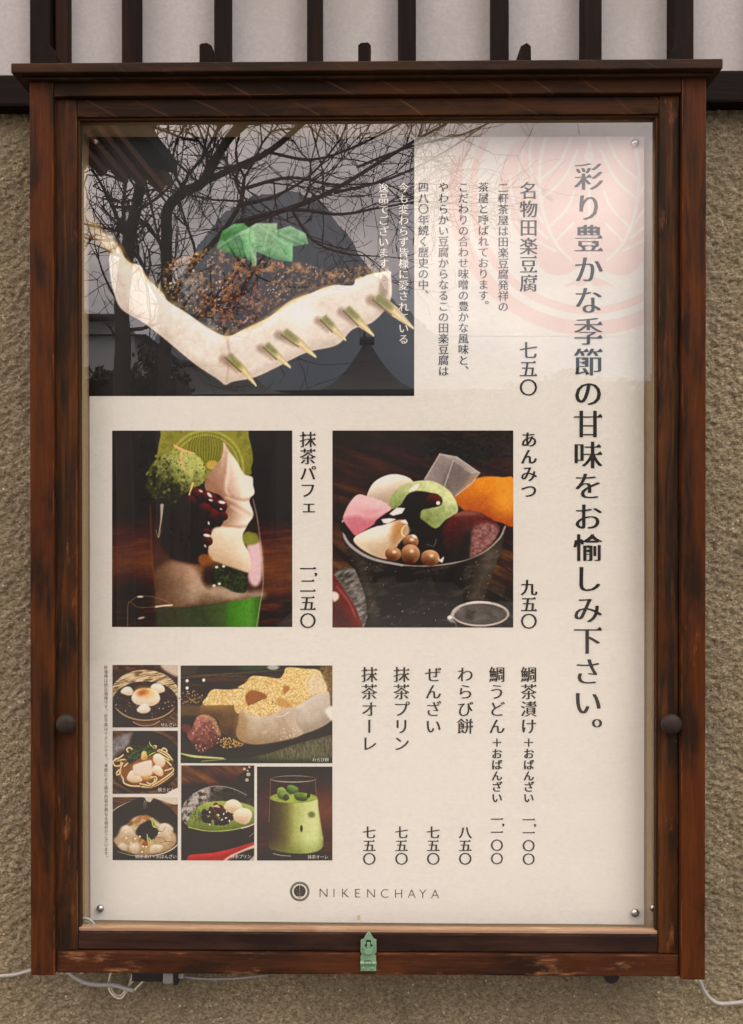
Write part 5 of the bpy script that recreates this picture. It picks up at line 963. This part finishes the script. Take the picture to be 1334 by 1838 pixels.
def hiphouse(name, label, dist, ridge, eave, wallmat, depth, ornament=False):
    root = tag(empty(name), label, 'building'); (ra, rb, ry), (ea, eb, ey_) = ridge, eave
    R0_, R1_ = RF(ra, ry, dist+depth/2), RF(rb, ry, dist+depth/2); E0, E1 = RF(ea, ey_, dist), RF(eb, ey_, dist); ze = E0[2]; yb = E0[1]-depth
    bm = bmesh.new(); nseg = 6
    def pt(u, s): return None
    front = []; 
    def curve(a, b, k): t_ = k/nseg; p = a+(b-a)*t_; p = p.copy(); p[2] -= .10*(b[2]-a[2])*math.sin(math.pi*t_)*1.6; return p
    E2, E3 = np.array((E1[0], yb, ze)), np.array((E0[0], yb, ze))
    rows = [[bm.verts.new(curve(e, r_, k)) for e, r_ in ((E0, R0_), (E1, R1_), (E2, R1_), (E3, R0_))] for k in range(nseg+1)]
    for a, b in zip(rows, rows[1:]):
        for k in range(4): bm.faces.new((a[k], a[(k+1) % 4], b[(k+1) % 4], b[k]))
    bm.faces.new(rows[0][::-1])
    bmesh.ops.remove_doubles(bm, verts=bm.verts, dist=1e-4); rf_ = from_bm('roof', bm, M['rooftile'], root)
    bm = bmesh.new(); w_ = .006*dist
    tube(bm, [R0_+np.array((-w_, 0, w_*.4)), R1_+np.array((w_, 0, w_*.4))], w_, 8)
    if ornament: tube(bm, [R0_+np.array((0, 0, w_)), R0_+np.array((0, 0, w_*3.2))], [w_*.5, w_*.15], 6)
    from_bm('ridge', bm, M['rooftile'], rf_)
    q = (E1[0]-E0[0])*.10; box('wall', E0[0]+q, E1[0]-q, yb+q*.6, E0[1]-q*.6, 0, ze-.01, wallmat, root, bevel=0)
    for k in range(3):
        wx = E0[0]+q+(E1[0]-E0[0]-2*q)*(k+.5)/3; ww = (E1[0]-E0[0])*.09; box('window', wx-ww, wx+ww, E0[1]-q*.6-.02, E0[1]-q*.6+.02, .9, max(1.5, ze*.75), M['blackp'], root, bevel=0)
    return root
hiphouse('tiled_gatehouse', 'small dark tiled roof with a ridge ornament, mirrored low in the tofu photograph', 24, (655, 665, 616), (570, 752, 702), M['houseWall'], 5, True)
hiphouse('tiled_house', 'wide dark tiled house roof, mirrored at the right edge of the glass', 13, (960, 1120, 694), (800, 1300, 752), M['houseWall'], 6)
hiphouse('tiled_house', 'low tiled roof behind the tree trunks, mirrored under the tofu photograph', 10, (330, 440, 655), (262, 520, 706), M['houseWall'], 4)
hiphouse('tiled_house', 'far pale walled house, mirrored at the left edge beyond the trees', 32, (60, 215, 575), (10, 262, 600), M['palewall'], 8)
pa, pb = RF(-400, 703, 17.), RF(1800, 703, 17.); wl = tag(empty('sky_block_wall'), 'added long dark wall blocking the bright sky, mirrored low in the glass between the houses', 'wall')  # wall added to close off bright sky mirrored between the houses
box('wall', pa[0], pb[0], pa[1]-.15, pa[1], 0, pa[2]-.12, M['houseWall'], wl, bevel=0); box('coping', pa[0], pb[0], pa[1]-.35, pa[1]+.2, pa[2]-.12, pa[2], M['rooftile'], wl, bevel=.03)
# wooded hill beyond the houses
HP = [(-700, 900), (-300, 760), (100, 690), (250, 640), (310, 545), (350, 455), (395, 395), (450, 358), (515, 345), (570, 362), (615, 410), (655, 470), (715, 545), (800, 610), (950, 660), (1200, 690), (1700, 740), (2300, 900)]
HS = spline(HP, 16, False); hr = np.random.RandomState(6); hv = []
for k, (a, c_) in enumerate(HS):
    q = RF(a, c_+hr.randn()*1.6+2.5*math.sin(k*.37), 150.); hv += [(q[0], q[1]+40, -2), (q[0], q[1]+22, q[2]*.55), (q[0], q[1], q[2]), (q[0], q[1]-60, q[2]*.4), (q[0], q[1]-90, -2)]
hf = [(5*k+j, 5*k+j+1, 5*k+j+6, 5*k+j+5) for k in range(len(HS)-1) for j in range(4)]
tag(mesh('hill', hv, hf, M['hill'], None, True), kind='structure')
def leafball(name, label, cat, mat, blobs, n, seed, s0, s1):
    g = random.Random(seed); bm = bmesh.new()
    for _ in range(n):
        c_, rx, rz = g.choice(blobs); u = Vector((g.gauss(0, 1), g.gauss(0, 1), g.gauss(0, 1))).normalized()*g.random()**.4; p_ = Vector(c_)+Vector((u.x*rx, u.y*rx*.7, u.z*rz)); s = g.uniform(s0, s1)
        if p_.z < .02: continue
        w1 = Vector((g.gauss(0, 1), g.gauss(0, 1), g.gauss(0, 1))).normalized(); v1 = w1.orthogonal().normalized(); x1 = w1.cross(v1)
        bm.faces.new([bm.verts.new(p_+v1*s), bm.verts.new(p_+x1*s*.5), bm.verts.new(p_-v1*s), bm.verts.new(p_-x1*s*.5)])
    root = tag(empty(name), label, cat); from_bm('crown', bm, mat, root)
    lo = min(blobs, key=lambda q: q[0][2])[0]; bm = bmesh.new(); tube(bm, [(lo[0], lo[1], 0), (lo[0]+.05, lo[1], lo[2])], [.09, .05], 7); from_bm('trunk', bm, M['bark'], root)
BL = lambda L_, *q: [(RF(x, y, L_), rx*(L_+.93)/FPX, rz*(L_+.93)/FPX) for x, y, rx, rz in q]
leafball('evergreen_tree', 'dense evergreen tree, mirrored low at the right of the glass beside the house roof', 'tree', M['evergreen'], BL(10., (1120, 740, 90, 60), (1030, 725, 80, 62), (950, 735, 70, 55), (1190, 730, 70, 60), (1080, 800, 130, 90)), 5200, 5, .03, .075)
leafball('evergreen_tree', 'smaller evergreen tree, mirrored between the gatehouse roof and the wide house', 'tree', M['evergreen'], BL(11., (860, 745, 60, 48), (800, 755, 55, 42), (840, 810, 80, 80)), 3000, 9, .03, .07)
# hedge of many leaves
bm = bmesh.new(); rr_ = random.Random(4); ha, hb = RF(90, 660, 8.0), RF(330, 660, 8.0)
for _ in range(5200):
    x = rr_.uniform(ha[0], hb[0]); y = ha[1]+rr_.uniform(-.5, .5); z = (ha[2]+.10*math.sin(x*5)+.08*math.sin(x*13))*math.sqrt(rr_.random()); s = rr_.uniform(.03, .07)
    u = Vector((rr_.gauss(0, 1), rr_.gauss(0, 1), rr_.gauss(0, 1))).normalized(); v_ = u.orthogonal().normalized(); w_ = u.cross(v_); p = Vector((x, y, z))
    bm.faces.new([bm.verts.new(p+v_*s), bm.verts.new(p+w_*s*.5), bm.verts.new(p-v_*s), bm.verts.new(p-w_*s*.5)])
q_ = bmesh.ops.create_cube(bm, size=1)['verts']
for v_ in q_: v_.co = ((ha[0]+hb[0])/2+v_.co.x*(hb[0]-ha[0]), ha[1]+v_.co.y*.7, (ha[2]-.15)*(v_.co.z+.5))
tag(from_bm('hedge', bm, M['hedge'], None), 'reddish brown clipped hedge at the foot of the trees, mirrored low at the left', 'hedge')
